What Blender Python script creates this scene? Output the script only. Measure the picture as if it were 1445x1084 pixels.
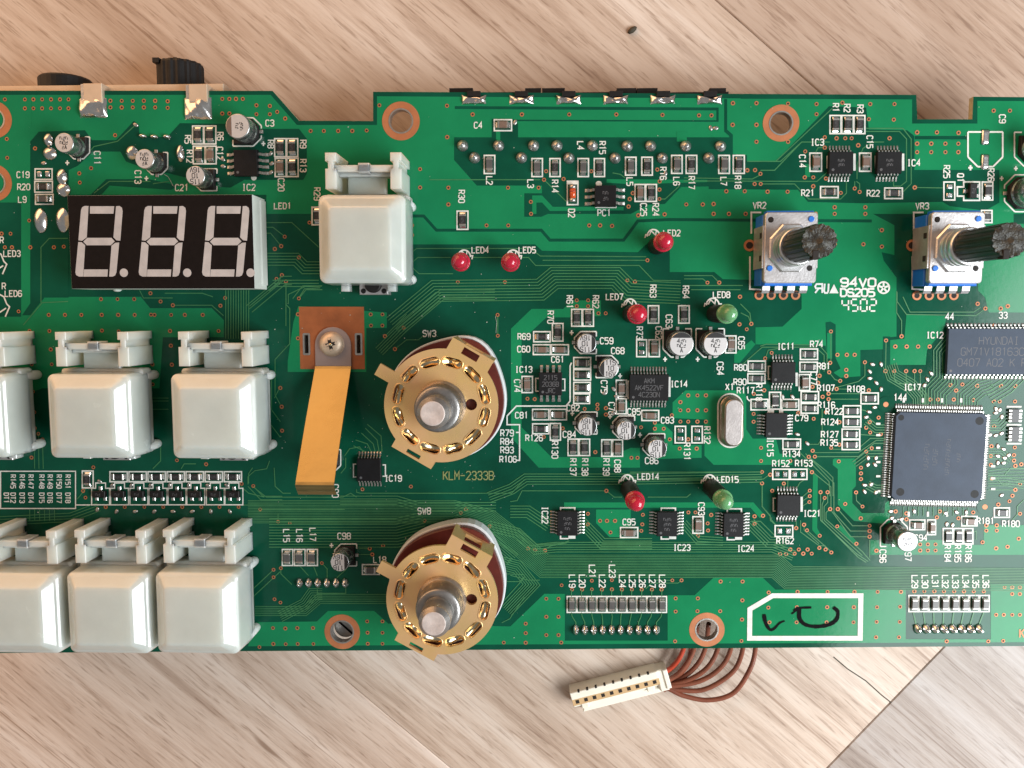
import bpy, math, random
from mathutils import Vector, Matrix
from mathutils.geometry import tessellate_polygon

random.seed(7)
for o in list(bpy.data.objects):
    bpy.data.objects.remove(o)
scene = bpy.context.scene
COL = scene.collection
MM = 0.001

# ------------------------------------------------------------------ camera
# photo pixels are 1445 x 1084; the point straight below the lens shows at (765, 440)
PW, PH = 1445.0, 1084.0
FPX = 1133.0                    # focal length in photo pixels
HCAM = 170.0                    # lens height above the board face, mm
NAD = (765.0, 440.0)
_dn = Vector((NAD[0]-PW/2, PH/2-NAD[1], -FPX)).normalized()
_a, _b = _dn.x, _dn.y
_r = Vector((math.sqrt(1-_a*_a), 0, -_a))
_uz = -_b
_ux = -_uz*_r.z/_r.x
_u = Vector((_ux, math.sqrt(1-_ux*_ux-_uz*_uz), _uz))
_bk = _r.cross(_u)
CAMR = Matrix((( _r.x, _u.x, _bk.x), (_r.y, _u.y, _bk.y), (_r.z, _u.z, _bk.z)))
cam_d = bpy.data.cameras.new('camera')
cam_d.sensor_fit = 'HORIZONTAL'
cam_d.sensor_width = 36.0
cam_d.lens = 36.0*FPX/PW
cam_d.clip_start = 0.005
cam_d.clip_end = 20
cam = bpy.data.objects.new('camera', cam_d)
COL.objects.link(cam)
cam.matrix_world = Matrix.Translation((0, 0, HCAM*MM)) @ CAMR.to_4x4()
scene.camera = cam

def P(px, py, z=0.0):
    """photo pixel + height above the board face (mm) -> world x, y in mm"""
    d = CAMR @ Vector(((px-PW/2)/FPX, (PH/2-py)/FPX, -1.0))
    t = (HCAM-z)/(-d.z)
    return (d.x*t, d.y*t)

# ------------------------------------------------------------------ light
world = bpy.data.worlds.new('World')
scene.world = world
world.use_nodes = True
bg = world.node_tree.nodes['Background']
bg.inputs['Color'].default_value = (1.0, 0.96, 0.92, 1)
bg.inputs['Strength'].default_value = 0.24

def area(name, loc, target, sx, sy, power, color):
    l = bpy.data.lights.new(name, 'AREA')
    l.shape = 'RECTANGLE'
    l.size, l.size_y = sx, sy
    l.energy = power
    l.color = color
    o = bpy.data.objects.new(name, l)
    COL.objects.link(o)
    o.location = loc
    o.rotation_euler = (Vector(target)-Vector(loc)).to_track_quat('-Z', 'Y').to_euler()
    return o
area('window_light', (0.295, -0.115, 0.245), (0.05, -0.02, 0), 0.28, 0.21, 2.6, (0.93, 0.975, 1.0))
area('warm_room_light', (-0.38, 0.40, 0.24), (-0.06, 0.03, 0), 0.75, 0.45, 3.3, (1.0, 0.52, 0.22))

vs = scene.view_settings
vs.view_transform = 'Standard'
vs.look = 'None'
vs.gamma = 1
vs.exposure = 0.0
vs.use_curve_mapping = False

# ------------------------------------------------------------------ materials
MATS = {}
def mat(name, col, rough=0.5, metal=0.0, var=0.0, vscale=400.0, bump=0.0, bscale=1500.0, col2=None,
        spec=0.5, sss=0.0, sssr=0.002, coat=0.0, trans=0.0, rvar=0.0, emit=None):
    m = bpy.data.materials.new(name)
    m.use_nodes = True
    nt = m.node_tree
    b = nt.nodes['Principled BSDF']
    b.inputs['Base Color'].default_value = (*col, 1)
    b.inputs['Roughness'].default_value = rough
    b.inputs['Metallic'].default_value = metal
    b.inputs['Specular IOR Level'].default_value = spec
    b.inputs['Coat Weight'].default_value = coat
    b.inputs['Coat Roughness'].default_value = 0.08
    b.inputs['Transmission Weight'].default_value = trans
    if sss:
        b.inputs['Subsurface Weight'].default_value = sss
        b.inputs['Subsurface Radius'].default_value = (1, 0.9, 0.8)
        b.inputs['Subsurface Scale'].default_value = sssr
    geo = nt.nodes.new('ShaderNodeNewGeometry')
    if var or col2 or rvar:
        n = nt.nodes.new('ShaderNodeTexNoise')
        n.inputs['Scale'].default_value = vscale
        n.inputs['Detail'].default_value = 5
        n.inputs['Roughness'].default_value = 0.6
        nt.links.new(geo.outputs['Position'], n.inputs['Vector'])
        mr = nt.nodes.new('ShaderNodeMapRange')
        mr.inputs['From Min'].default_value = 0.3
        mr.inputs['From Max'].default_value = 0.7
        nt.links.new(n.outputs['Fac'], mr.inputs['Value'])
        mx = nt.nodes.new('ShaderNodeMix')
        mx.data_type = 'RGBA'
        c2 = col2 if col2 else tuple(c*(1+var) for c in col)
        c1 = col if col2 else tuple(c*(1-var) for c in col)
        mx.inputs['A'].default_value = (*c1, 1)
        mx.inputs['B'].default_value = (*c2, 1)
        nt.links.new(mr.outputs['Result'], mx.inputs['Factor'])
        nt.links.new(mx.outputs['Result'], b.inputs['Base Color'])
        if rvar:
            r2 = nt.nodes.new('ShaderNodeMapRange')
            r2.inputs['From Min'].default_value = 0.3
            r2.inputs['From Max'].default_value = 0.7
            r2.inputs['To Min'].default_value = max(0.03, rough-rvar)
            r2.inputs['To Max'].default_value = rough+rvar
            nt.links.new(n.outputs['Fac'], r2.inputs['Value'])
            nt.links.new(r2.outputs['Result'], b.inputs['Roughness'])
    if bump:
        n2 = nt.nodes.new('ShaderNodeTexNoise')
        n2.inputs['Scale'].default_value = bscale
        n2.inputs['Detail'].default_value = 4
        nt.links.new(geo.outputs['Position'], n2.inputs['Vector'])
        bp = nt.nodes.new('ShaderNodeBump')
        bp.inputs['Strength'].default_value = bump
        bp.inputs['Distance'].default_value = 0.0003
        nt.links.new(n2.outputs['Fac'], bp.inputs['Height'])
        nt.links.new(bp.outputs['Normal'], b.inputs['Normal'])
    MATS[name] = m
    return m

mat('mask_dark', (0.0030, 0.066, 0.036), 0.13, var=0.28, vscale=60, bump=0.03, bscale=900, rvar=0.05, spec=0.20)
mat('mask_pour', (0.0090, 0.192, 0.076), 0.13, var=0.14, vscale=55, bump=0.035, bscale=1200, rvar=0.05, spec=0.20)
mat('mask_trace', (0.050, 0.185, 0.075), 0.28, var=0.15, vscale=300, spec=0.25)
mat('board_edge', (0.42, 0.38, 0.24), 0.7, var=0.2, vscale=900)
mat('silk', (0.66, 0.66, 0.61), 0.6, var=0.14, vscale=900)
mat('copper', (0.44, 0.165, 0.07), 0.50, metal=0.3, var=0.14, vscale=260, bump=0.04)
mat('copper_patch', (0.34, 0.105, 0.034), 0.55, metal=0.25, var=0.25, vscale=180, bump=0.03)
mat('gold_trace', (0.22, 0.25, 0.09), 0.5, var=0.1)
mat('hole_dark', (0.012, 0.008, 0.006), 0.8)  # dark fill standing in for the shade inside holes, slots and recesses
mat('solder', (0.72, 0.71, 0.70), 0.22, metal=1.0, var=0.12, vscale=900, bump=0.18, bscale=900)
mat('solder_dull', (0.50, 0.50, 0.49), 0.36, metal=0.95, var=0.18, vscale=900, bump=0.25, bscale=1700)
mat('tin', (0.50, 0.48, 0.45), 0.34, metal=0.9, var=0.15, vscale=1200, bump=0.10)
mat('steel_tan', (0.62, 0.50, 0.38), 0.45, metal=0.5, var=0.08, vscale=300)
mat('steel', (0.70, 0.70, 0.70), 0.30, metal=0.95, var=0.10, vscale=700, bump=0.08, bscale=2500)
mat('steel_bright', (0.52, 0.50, 0.50), 0.40, metal=0.7, var=0.16, vscale=450, bump=0.14, bscale=2500)
mat('aluminium', (0.58, 0.57, 0.57), 0.48, metal=0.5, var=0.05, vscale=600, bump=0.04, bscale=4000)
mat('can_side', (0.40, 0.42, 0.42), 0.25, metal=0.9, var=0.1, vscale=700)
mat('black_plastic', (0.009, 0.008, 0.008), 0.50, var=0.25, vscale=700, bump=0.10, bscale=5000, spec=0.3)
mat('chip_black', (0.007, 0.007, 0.008), 0.50, var=0.25, vscale=500, bump=0.10, bscale=6000, spec=0.22)
mat('chip_slate', (0.036, 0.052, 0.082), 0.50, var=0.14, vscale=250, bump=0.08, bscale=6000, spec=0.25)
mat('chip_print', (0.085, 0.085, 0.09), 0.6)
mat('chip_print_tan', (0.115, 0.11, 0.115), 0.6)
mat('display_black', (0.007, 0.005, 0.005), 0.6, var=0.2, vscale=800, bump=0.03, bscale=4000, spec=0.12)
mat('display_side', (0.60, 0.64, 0.60), 0.4, var=0.06, vscale=300)
mat('segment', (0.45, 0.42, 0.41), 0.5, var=0.10, vscale=500)
mat('key_white', (0.53, 0.57, 0.535), 0.22, sss=1.0, sssr=0.0080, var=0.045, vscale=170, bump=0.05, bscale=900, coat=0.7, rvar=0.06)
mat('key_flange', (0.53, 0.54, 0.50), 0.35, sss=1.0, sssr=0.005, vscale=220, col2=(0.44, 0.41, 0.35))
mat('key_clip', (0.62, 0.67, 0.61), 0.30, sss=1.0, sssr=0.0060, var=0.05, vscale=200, trans=0.12)
mat('led_red', (0.56, 0.012, 0.045), 0.20, sss=0.35, sssr=0.0010, coat=0.5, var=0.1, vscale=400, trans=0.25)
mat('led_green', (0.17, 0.46, 0.20), 0.20, sss=0.35, sssr=0.0010, coat=0.5, var=0.1, vscale=400, trans=0.3)
mat('brass_plate', (0.98, 0.67, 0.27), 0.30, metal=0.64, var=0.2, vscale=170, bump=0.30, bscale=260, col2=(0.86, 0.54, 0.28), rvar=0.12)
mat('brass_strip', (0.30, 0.230, 0.100), 0.30, metal=0.95, var=0.26, vscale=80, bump=0.6, bscale=90, rvar=0.10)
mat('tab_grey', (0.42, 0.33, 0.31), 0.42, metal=0.6, var=0.06, vscale=300)
mat('brass_shiny', (0.66, 0.57, 0.38), 0.18, metal=1.0, var=0.2, vscale=400)
mat('phenolic', (0.105, 0.016, 0.010), 0.42, var=0.2, vscale=350)
mat('rim_white', (0.62, 0.65, 0.66), 0.45)
mat('zinc_grey', (0.30, 0.29, 0.28), 0.36, metal=0.85, var=0.22, vscale=500, bump=0.12, bscale=2500)
mat('zinc_face', (0.66, 0.57, 0.53), 0.45, metal=0.45, var=0.2, vscale=500, bump=0.15, bscale=2200)
mat('blue_plastic', (0.012, 0.145, 0.56), 0.42, var=0.08, vscale=400)
mat('shaft_black', (0.010, 0.011, 0.010), 0.36, var=0.3, vscale=600, bump=0.15, bscale=2500)
mat('shaft_broken', (0.010, 0.010, 0.009), 0.45, vscale=1300, bump=0.6, bscale=3000, col2=(0.060, 0.056, 0.042))
mat('resistor_black', (0.022, 0.020, 0.020), 0.4)
mat('cap_brown', (0.16, 0.105, 0.080), 0.42, var=0.15, vscale=900)
mat('bead_grey', (0.085, 0.082, 0.080), 0.36, var=0.15, vscale=900)
mat('diode_orange', (0.62, 0.085, 0.015), 0.15, coat=0.5, var=0.3, vscale=900)
mat('marker_ink', (0.004, 0.004, 0.005), 0.8, spec=0.1, var=0.3, vscale=1200)
mat('print_black', (0.012, 0.012, 0.013), 0.6)
mat('plug_cream', (0.84, 0.79, 0.67), 0.42, sss=0.25, sssr=0.001, var=0.04, vscale=300)
mat('plug_tan', (0.58, 0.38, 0.19), 0.5, var=0.08, vscale=500)
mat('wire_brown', (0.215, 0.066, 0.036), 0.36, var=0.18, vscale=300)
mat('wire_red', (0.44, 0.050, 0.020), 0.38, var=0.1, vscale=300)
mat('dust', (0.42, 0.46, 0.40), 0.8, var=0.3)
mat('crystal_top', (0.42, 0.39, 0.38), 0.42, metal=0.6, var=0.14, vscale=700, bump=0.12, bscale=3000)
mat('crystal_side', (0.34, 0.29, 0.24), 0.36, metal=0.85, var=0.1, vscale=500)
mat('speck', (0.05, 0.04, 0.025), 0.8)

def wood_material():
    m = bpy.data.materials.new('wood_laminate')
    m.use_nodes = True
    nt = m.node_tree
    N, L = nt.nodes, nt.links
    b = N['Principled BSDF']
    tc = N.new('ShaderNodeTexCoord')
    oi = N.new('ShaderNodeObjectInfo')
    def noise(sx, sy, detail, dist, rough=0.55):
        mp = N.new('ShaderNodeMapping')
        mp.inputs['Scale'].default_value = (sx, sy, 1)
        L.new(tc.outputs['Object'], mp.inputs['Vector'])
        ad = N.new('ShaderNodeVectorMath'); ad.operation = 'ADD'
        sc = N.new('ShaderNodeVectorMath'); sc.operation = 'SCALE'
        cb = N.new('ShaderNodeCombineXYZ')
        for i in range(3):
            L.new(oi.outputs['Random'], cb.inputs[i])
        L.new(cb.outputs[0], sc.inputs[0]); sc.inputs['Scale'].default_value = 60
        L.new(mp.outputs[0], ad.inputs[0]); L.new(sc.outputs[0], ad.inputs[1])
        n = N.new('ShaderNodeTexNoise')
        n.inputs['Scale'].default_value = 1
        n.inputs['Detail'].default_value = detail
        n.inputs['Roughness'].default_value = rough
        n.inputs['Distortion'].default_value = dist
        L.new(ad.outputs[0], n.inputs['Vector'])
        return n.outputs['Fac']
    def ramp(fac, stops):
        r = N.new('ShaderNodeValToRGB')
        e = r.color_ramp.elements
        while len(e) < len(stops):
            e.new(0.5)
        for el, (p, c) in zip(e, stops):
            el.position = p
            el.color = (*c, 1)
        L.new(fac, r.inputs['Fac'])
        return r.outputs['Color']
    def mix(kind, f, A, B):
        x = N.new('ShaderNodeMix'); x.data_type = 'RGBA'; x.blend_type = kind
        if hasattr(f, 'links') or not isinstance(f, (int, float)):
            L.new(f, x.inputs['Factor'])
        else:
            x.inputs['Factor'].default_value = f
        for s, k in ((A, 'A'), (B, 'B')):
            if isinstance(s, tuple):
                x.inputs[k].default_value = (*s, 1)
            else:
                L.new(s, x.inputs[k])
        return x.outputs['Result']
    broad = ramp(noise(5, 85, 5, 0.4, 0.6), [(0.32, (0.50, 0.385, 0.31)), (0.5, (0.61, 0.495, 0.415)), (0.68, (0.71, 0.61, 0.54))])
    streak = ramp(noise(26, 430, 7, 0.25, 0.72), [(0.36, (0.55, 0.46, 0.40)), (0.46, (0.84, 0.79, 0.75)), (0.54, (1.0, 1.0, 1.0))])
    c = mix('MULTIPLY', 0.58, broad, streak)
    pores = ramp(noise(120, 1500, 3, 0.3, 0.6), [(0.33, (0.42, 0.33, 0.27)), (0.42, (0.9, 0.88, 0.86)), (0.5, (1, 1, 1))])
    c = mix('MULTIPLY', 0.55, c, pores)
    fleck = ramp(noise(55, 420, 2, 0.5), [(0.20, (0.38, 0.29, 0.23)), (0.30, (1, 1, 1))])
    c = mix('MULTIPLY', 0.8, c, fleck)
    lines = ramp(noise(5, 900, 2, 0.15, 0.5), [(0.28, (0.52, 0.42, 0.35)), (0.345, (1, 1, 1))])
    c = mix('MULTIPLY', 0.75, c, lines)
    c = mix('MULTIPLY', 1.0, c, oi.outputs['Color'])
    tone = N.new('ShaderNodeMapRange')
    tone.inputs['To Min'].default_value = 0.95
    tone.inputs['To Max'].default_value = 1.05
    L.new(oi.outputs['Random'], tone.inputs['Value'])
    h = N.new('ShaderNodeHueSaturation')
    L.new(tone.outputs[0], h.inputs['Value'])
    L.new(c, h.inputs['Color'])
    L.new(h.outputs[0], b.inputs['Base Color'])
    b.inputs['Roughness'].default_value = 0.48
    bp = N.new('ShaderNodeBump')
    bp.inputs['Strength'].default_value = 0.25
    bp.inputs['Distance'].default_value = 0.0002
    L.new(noise(45, 1500, 3, 0.2), bp.inputs['Height'])
    L.new(bp.outputs[0], b.inputs['Normal'])
    MATS['wood'] = m
wood_material()

# ------------------------------------------------------------------ mesh tools
def offset_line(pts, d, closed=False):
    n = len(pts)
    out = []
    for i in range(n):
        p = Vector(pts[i][:2])
        if closed or 0 < i < n-1:
            a = Vector(pts[(i-1) % n][:2]); c = Vector(pts[(i+1) % n][:2])
            t1 = (p-a); t2 = (c-p)
            t1 = t1.normalized() if t1.length > 1e-9 else t2.normalized()
            t2 = t2.normalized() if t2.length > 1e-9 else t1
            n1 = Vector((-t1.y, t1.x)); n2 = Vector((-t2.y, t2.x))
            m = n1+n2
            if m.length < 1e-6:
                m = n1
            m.normalize()
            k = d/max(0.35, m.dot(n1))
            out.append((p.x+m.x*k, p.y+m.y*k))
        else:
            t = (Vector(pts[1][:2])-p) if i == 0 else (p-Vector(pts[i-1][:2]))
            t = t.normalized() if t.length > 1e-9 else Vector((1, 0))
            out.append((p.x-t.y*d, p.y+t.x*d))
    return out

def circle(cx, cy, r, n=20, a0=0.0):
    return [(cx+r*math.cos(a0+2*math.pi*i/n), cy+r*math.sin(a0+2*math.pi*i/n)) for i in range(n)]

def rrect(hx, hy, r, k=4, cx=0.0, cy=0.0):
    out = []
    for sx, sy, a in ((1, 1, 0), (-1, 1, 90), (-1, -1, 180), (1, -1, 270)):
        for i in range(k+1):
            t = math.radians(a+90*i/k)
            out.append((cx+sx*(hx-r)+r*math.cos(t), cy+sy*(hy-r)+r*math.sin(t)))
    return out

def rot(p, a):
    c, s = math.cos(a), math.sin(a)
    return (p[0]*c-p[1]*s, p[0]*s+p[1]*c)

class MB:
    def __init__(self):
        self.v = []; self.f = []; self.m = []; self.s = []; self.k = 0
    def face(self, idx, m=0, smooth=False):
        self.f.append(tuple(idx)); self.m.append(m); self.s.append(smooth)
    def add(self, pts):
        i = len(self.v); self.v.extend(pts); return i
    def stack(self, loops, m=0, cap0=True, cap1=True, smooth=False):
        """loops: list of lists of 3D points, equal counts"""
        n = len(loops[0]); st = [self.add(l) for l in loops]
        for a, b in zip(st, st[1:]):
            for i in range(n):
                j = (i+1) % n
                self.face((a+i, a+j, b+j, b+i), m, smooth)
        if cap0: self.face([st[0]+i for i in range(n)][::-1], m)
        if cap1: self.face([st[-1]+i for i in range(n)], m)
    def prism(self, loop, z0, z1, m=0, ch=0.0):
        if ch:
            ins = offset_line(loop, ch, True)
            self.stack([[(x, y, z0) for x, y in loop], [(x, y, z1-ch) for x, y in loop], [(x, y, z1) for x, y in ins]], m)
        else:
            self.stack([[(x, y, z0) for x, y in loop], [(x, y, z1) for x, y in loop]], m)
    def holed(self, loops, z0, z1, m=0, mside=None, sheet=False):
        """outer loop + hole loops"""
        mside = m if mside is None else mside
        tris = tessellate_polygon([[Vector((x, y, 0)) for x, y in l] for l in loops])
        flat = [p for l in loops for p in l]
        t = self.add([(x, y, z1) for x, y in flat])
        def area2(tr):
            a, b, c = (flat[i] for i in tr)
            return (b[0]-a[0])*(c[1]-a[1])-(b[1]-a[1])*(c[0]-a[0])
        for tr in tris:
            tr = tr if area2(tr) > 0 else tr[::-1]
            self.face([t+i for i in tr], m)
        if sheet: return
        bo = self.add([(x, y, z0) for x, y in flat])
        for tr in tris:
            tr = tr if area2(tr) < 0 else tr[::-1]
            self.face([bo+i for i in tr], m)
        k = 0
        for li, l in enumerate(loops):
            ar = sum(l[i][0]*l[(i+1) % len(l)][1]-l[(i+1) % len(l)][0]*l[i][1] for i in range(len(l)))
            for i in range(len(l)):
                j = (i+1) % len(l)
                q = (bo+k+i, bo+k+j, t+k+j, t+k+i)
                flip = (ar < 0) != (li > 0)
                self.face(q[::-1] if flip else q, mside)
            k += len(l)
    def box(self, cx, cy, hx, hy, z0, z1, m=0, ch=0.0, a=0.0):
        loop = [(-hx, -hy), (hx, -hy), (hx, hy), (-hx, hy)]
        loop = [rot(p, a) for p in loop]
        self.prism([(cx+x, cy+y) for x, y in loop], z0, z1, m, ch)
    def lathe(self, cx, cy, prof, n=24, m=0, smooth=True, cap0=False, cap1=True):
        self.stack([[(cx+r*math.cos(2*math.pi*i/n), cy+r*math.sin(2*math.pi*i/n), z) for i in range(n)] for r, z in prof],
                   m, cap0, cap1, smooth)
    def flat(self, loop, z, m=0):
        self.holed([loop], 0, z, m, sheet=True)
    def ribbon(self, pts, w, z, m=0, closed=False, dz=0.0003):
        A = offset_line(pts, w/2, closed); B = offset_line(pts, -w/2, closed)
        n = len(pts)
        a = self.add([(x, y, z+dz*i) for i, (x, y) in enumerate(A)])
        b = self.add([(x, y, z+dz*i) for i, (x, y) in enumerate(B)])
        for i in range(n if closed else n-1):
            j = (i+1) % n
            self.face((b+i, b+j, a+j, a+i), m)
    def tube(self, path, r, n=10, m=0, smooth=True):
        loops = []
        up = Vector((0, 0, 1))
        for i, p in enumerate(path):
            p = Vector(p)
            t = Vector(path[min(i+1, len(path)-1)])-Vector(path[max(i-1, 0)])
            t.normalize()
            s = t.cross(up)
            if s.length < 1e-3: s = t.cross(Vector((0, 1, 0)))
            s.normalize(); u = s.cross(t)
            loops.append([tuple(p+s*(r*math.cos(2*math.pi*k/n))+u*(r*math.sin(2*math.pi*k/n))) for k in range(n)])
        self.stack([l[::-1] for l in loops], m, True, True, smooth)
    def mesh(self, name, mats):
        me = bpy.data.meshes.new(name)
        me.from_pydata([(x*MM, y*MM, z*MM) for x, y, z in self.v], [], self.f)
        for mn in mats:
            me.materials.append(MATS[mn])
        me.polygons.foreach_set('material_index', self.m)
        me.polygons.foreach_set('use_smooth', self.s)
        me.update()
        return me

def link(name, data, parent=None, loc=(0, 0, 0), rz=0.0, label=None, cat=None, kind=None, group=None):
    """loc in mm, in the parent's frame"""
    o = bpy.data.objects.new(name, data)
    COL.objects.link(o)
    o.location = (loc[0]*MM, loc[1]*MM, loc[2]*MM)
    o.rotation_euler = (0, 0, rz)
    if parent: o.parent = parent
    if label: o['label'] = label
    if cat: o['category'] = cat
    if kind: o['kind'] = kind
    if group: o['group'] = group
    return o

def smooth_path(pts, n=8):
    """Catmull-Rom through pts"""
    out = []
    q = [Vector(p) for p in pts]
    q = [q[0]*2-q[1]]+q+[q[-1]*2-q[-2]]
    for i in range(1, len(q)-2):
        for k in range(n):
            t = k/n
            a, b, c, d = q[i-1], q[i], q[i+1], q[i+2]
            out.append(0.5*((2*b)+(c-a)*t+(2*a-5*b+4*c-d)*t*t+(3*b-a-3*c+d)*t**3))
    out.append(q[-2])
    return [tuple(v) for v in out]

# stroke lettering like printed board legends, cells 4 wide x 6 high
FONT = {
'0': [[(1,0),(3,0),(4,1),(4,5),(3,6),(1,6),(0,5),(0,1),(1,0)]], '1': [[(1,5),(2.2,6),(2.2,0)]],
'2': [[(0,5),(1,6),(3,6),(4,5),(4,4),(0,0),(4,0)]],
'3': [[(0,5),(1,6),(3,6),(4,5),(4,4),(3,3.1),(4,2),(4,1),(3,0),(1,0),(0,1)],[(1.5,3.1),(3,3.1)]],
'4': [[(3,0),(3,6),(0,2),(4,2)]], '5': [[(4,6),(0,6),(0,3.5),(3,3.5),(4,2.6),(4,1),(3,0),(0,0)]],
'6': [[(4,5),(3,6),(1,6),(0,5),(0,1),(1,0),(3,0),(4,1),(4,2.4),(3,3.3),(0,3.3)]], '7': [[(0,6),(4,6),(1.6,0)]],
'8': [[(1,3.2),(0,4),(0,5),(1,6),(3,6),(4,5),(4,4),(3,3.2),(1,3.2)],[(1,3.2),(0,2.3),(0,1),(1,0),(3,0),(4,1),(4,2.3),(3,3.2)]],
'9': [[(0,1),(1,0),(3,0),(4,1),(4,5),(3,6),(1,6),(0,5),(0,3.7),(1,2.8),(4,2.8)]],
'A': [[(0,0),(2,6),(4,0)],[(0.7,2),(3.3,2)]], 'B': [[(0,0),(0,6),(3,6),(4,5),(4,4),(3,3.1),(4,2.2),(4,1),(3,0),(0,0)],[(0,3.1),(3,3.1)]],
'C': [[(4,1),(3,0),(1,0),(0,1),(0,5),(1,6),(3,6),(4,5)]], 'D': [[(0,0),(0,6),(2.6,6),(4,4.6),(4,1.4),(2.6,0),(0,0)]],
'E': [[(4,0),(0,0),(0,6),(4,6)],[(0,3.1),(3,3.1)]], 'F': [[(0,0),(0,6),(4,6)],[(0,3.1),(3,3.1)]],
'G': [[(4,5),(3,6),(1,6),(0,5),(0,1),(1,0),(3,0),(4,1),(4,2.8),(2.4,2.8)]], 'H': [[(0,0),(0,6)],[(4,0),(4,6)],[(0,3),(4,3)]],
'I': [[(2,0),(2,6)],[(1,0),(3,0)],[(1,6),(3,6)]], 'J': [[(0,1),(1,0),(3,0),(4,1),(4,6)]], 'K': [[(0,0),(0,6)],[(4,6),(0,2.4)],[(1.4,3.6),(4,0)]],
'L': [[(0,6),(0,0),(4,0)]], 'M': [[(0,0),(0,6),(2,2.6),(4,6),(4,0)]], 'N': [[(0,0),(0,6),(4,0),(4,6)]],
'P': [[(0,0),(0,6),(3,6),(4,5),(4,3.8),(3,2.8),(0,2.8)]], 'Q': [[(1,0),(3,0),(4,1),(4,5),(3,6),(1,6),(0,5),(0,1),(1,0)],[(2.4,1.6),(4.2,-0.4)]],
'R': [[(0,0),(0,6),(3,6),(4,5),(4,3.8),(3,2.8),(0,2.8)],[(2.2,2.8),(4,0)]], 'S': [[(0,1),(1,0),(3,0),(4,1),(4,2.2),(3,3.1),(1,3.1),(0,3.9),(0,5),(1,6),(3,6),(4,5)]],
'T': [[(0,6),(4,6)],[(2,6),(2,0)]], 'U': [[(0,6),(0,1),(1,0),(3,0),(4,1),(4,6)]], 'V': [[(0,6),(2,0),(4,6)]], 'W': [[(0,6),(1,0),(2,4),(3,0),(4,6)]],
'X': [[(0,0),(4,6)],[(0,6),(4,0)]], 'Y': [[(0,6),(2,3),(4,6)],[(2,3),(2,0)]], '-': [[(0,3),(4,3)]], '+': [[(0,3),(4,3)],[(2,1),(2,5)]],
}
# worn, unreadable marks
FONT['~'] = [[(0,1),(0,5),(2.6,5)],[(3.6,0.4),(3.6,4)]]
FONT['^'] = [[(0,0.5),(3.4,0.5)],[(0.4,3),(3,3),(3,5.6)]]
def text_lines(s, cx, cy, h, ang=0.0, wr=0.60, gap=0.28, flip_y=True):
    """list of polylines; ang in degrees, y down (pixel space) when flip_y"""
    cw = h*wr; adv = cw*(1+gap*1.4)
    tw = adv*len(s)-(adv-cw)
    out = []
    a = math.radians(ang)
    for i, ch in enumerate(s):
        for pl in FONT.get(ch, []):
            q = []
            for x, y in pl:
                X = -tw/2+i*adv+x/4*cw
                Y = (y/6-0.5)*h
                if flip_y: Y = -Y
                X, Y = X*math.cos(a)-Y*math.sin(a), X*math.sin(a)+Y*math.cos(a)
                q.append((cx+X, cy+Y))
            out.append(q)
    return out

# ------------------------------------------------------------------ floor
ZF = -13.6
floor_mb = MB()
floor_mb.box(0, 0, 560, 560, ZF-12, ZF-8.2, 0)
floor = link('floor', floor_mb.mesh('floor', ['plug_tan']), kind='structure')
# plank run, from the seams seen above and below the board
s1 = Vector(P(1010, 0, ZF)); s2 = Vector(P(1160, 133, ZF))
run = (s2-s1).normalized(); across = Vector((-run.y, run.x))
d_top = s1.dot(across)
d_mid = Vector(P(1219, 961, ZF)).dot(across)
d_low = Vector(P(537, 1002, ZF)).dot(across)
joint_u = Vector(P(1256, 992, ZF)).dot(run)
w_strip = abs(d_top-d_low)
ds = [d_low-w_strip*k for k in (2, 1)]+[d_low, d_top]+[d_top+w_strip*k for k in (1, 2)]
ang = math.atan2(run.y, run.x)
def plank(u0, u1, v0, v1, seed):
    mb = MB()
    hx, hy = (u1-u0)/2-0.05, (v1-v0)/2-0.05
    mb.box(0, 0, hx, hy, -8.0, 0, 0, 0.22)
    c = run*((u0+u1)/2)+across*((v0+v1)/2)
    o = link('plank', mb.mesh('plank', ['wood']), floor, (c.x, c.y, ZF), ang)
    o.color = (*seed, 1)
def W(pts, z=0.0):
    return [P(x, y, z) for x, y in pts]
rs = random.Random(3)
for i in range(len(ds)-1):
    v0, v1 = ds[i], ds[i+1]
    # the strip under the board ends at the joint seen at the lower right
    off = joint_u if i == 2 else joint_u+rs.uniform(180, 300)
    for k in range(-1, 3):
        g = rs.uniform(0.9, 1.05)
        tone = (g, g*rs.uniform(0.97, 1.0), g*rs.uniform(0.94, 1.0))
        if i == 2: tone = (1.02, 1.0, 0.965) if k == 0 else (0.63, 0.655, 0.69)  # grey planks past the joint, tone lowered to offset the close window light
        if i == 3: tone = (0.80, 0.74, 0.69)
        if i == 1: tone = (1.06, 1.045, 1.03)
        plank(off+(k-1)*620, off+k*620, v0, v1, tone)

mb = MB()
c0 = P(1176, 927, ZF)
mb.ribbon([(p[0]-c0[0], p[1]-c0[1]) for p in W([(1176, 927), (1196, 944), (1222, 961), (1244, 981), (1258, 992)], ZF)], 0.28, 0.012, 0)
link('wood_crack', mb.mesh('wood_crack', ['speck']), floor, (c0[0], c0[1], ZF))
mb = MB()
mb.lathe(0, 0, [(0.3, 0.0), (0.85, 0.25), (0.6, 0.75), (0.1, 0.9)], 8, 0)
for i, (x, y, z) in enumerate(mb.v):
    mb.v[i] = (x*1.5*0.8-y*0.3, y*0.7+x*0.75, z)
cx, cy = P(892, 43, ZF)
link('crumb', mb.mesh('crumb', ['speck']), None, (cx, cy, ZF-0.02), 0,
     'tiny dark brown crumb lying alone on the wood floor', 'crumb')

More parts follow.
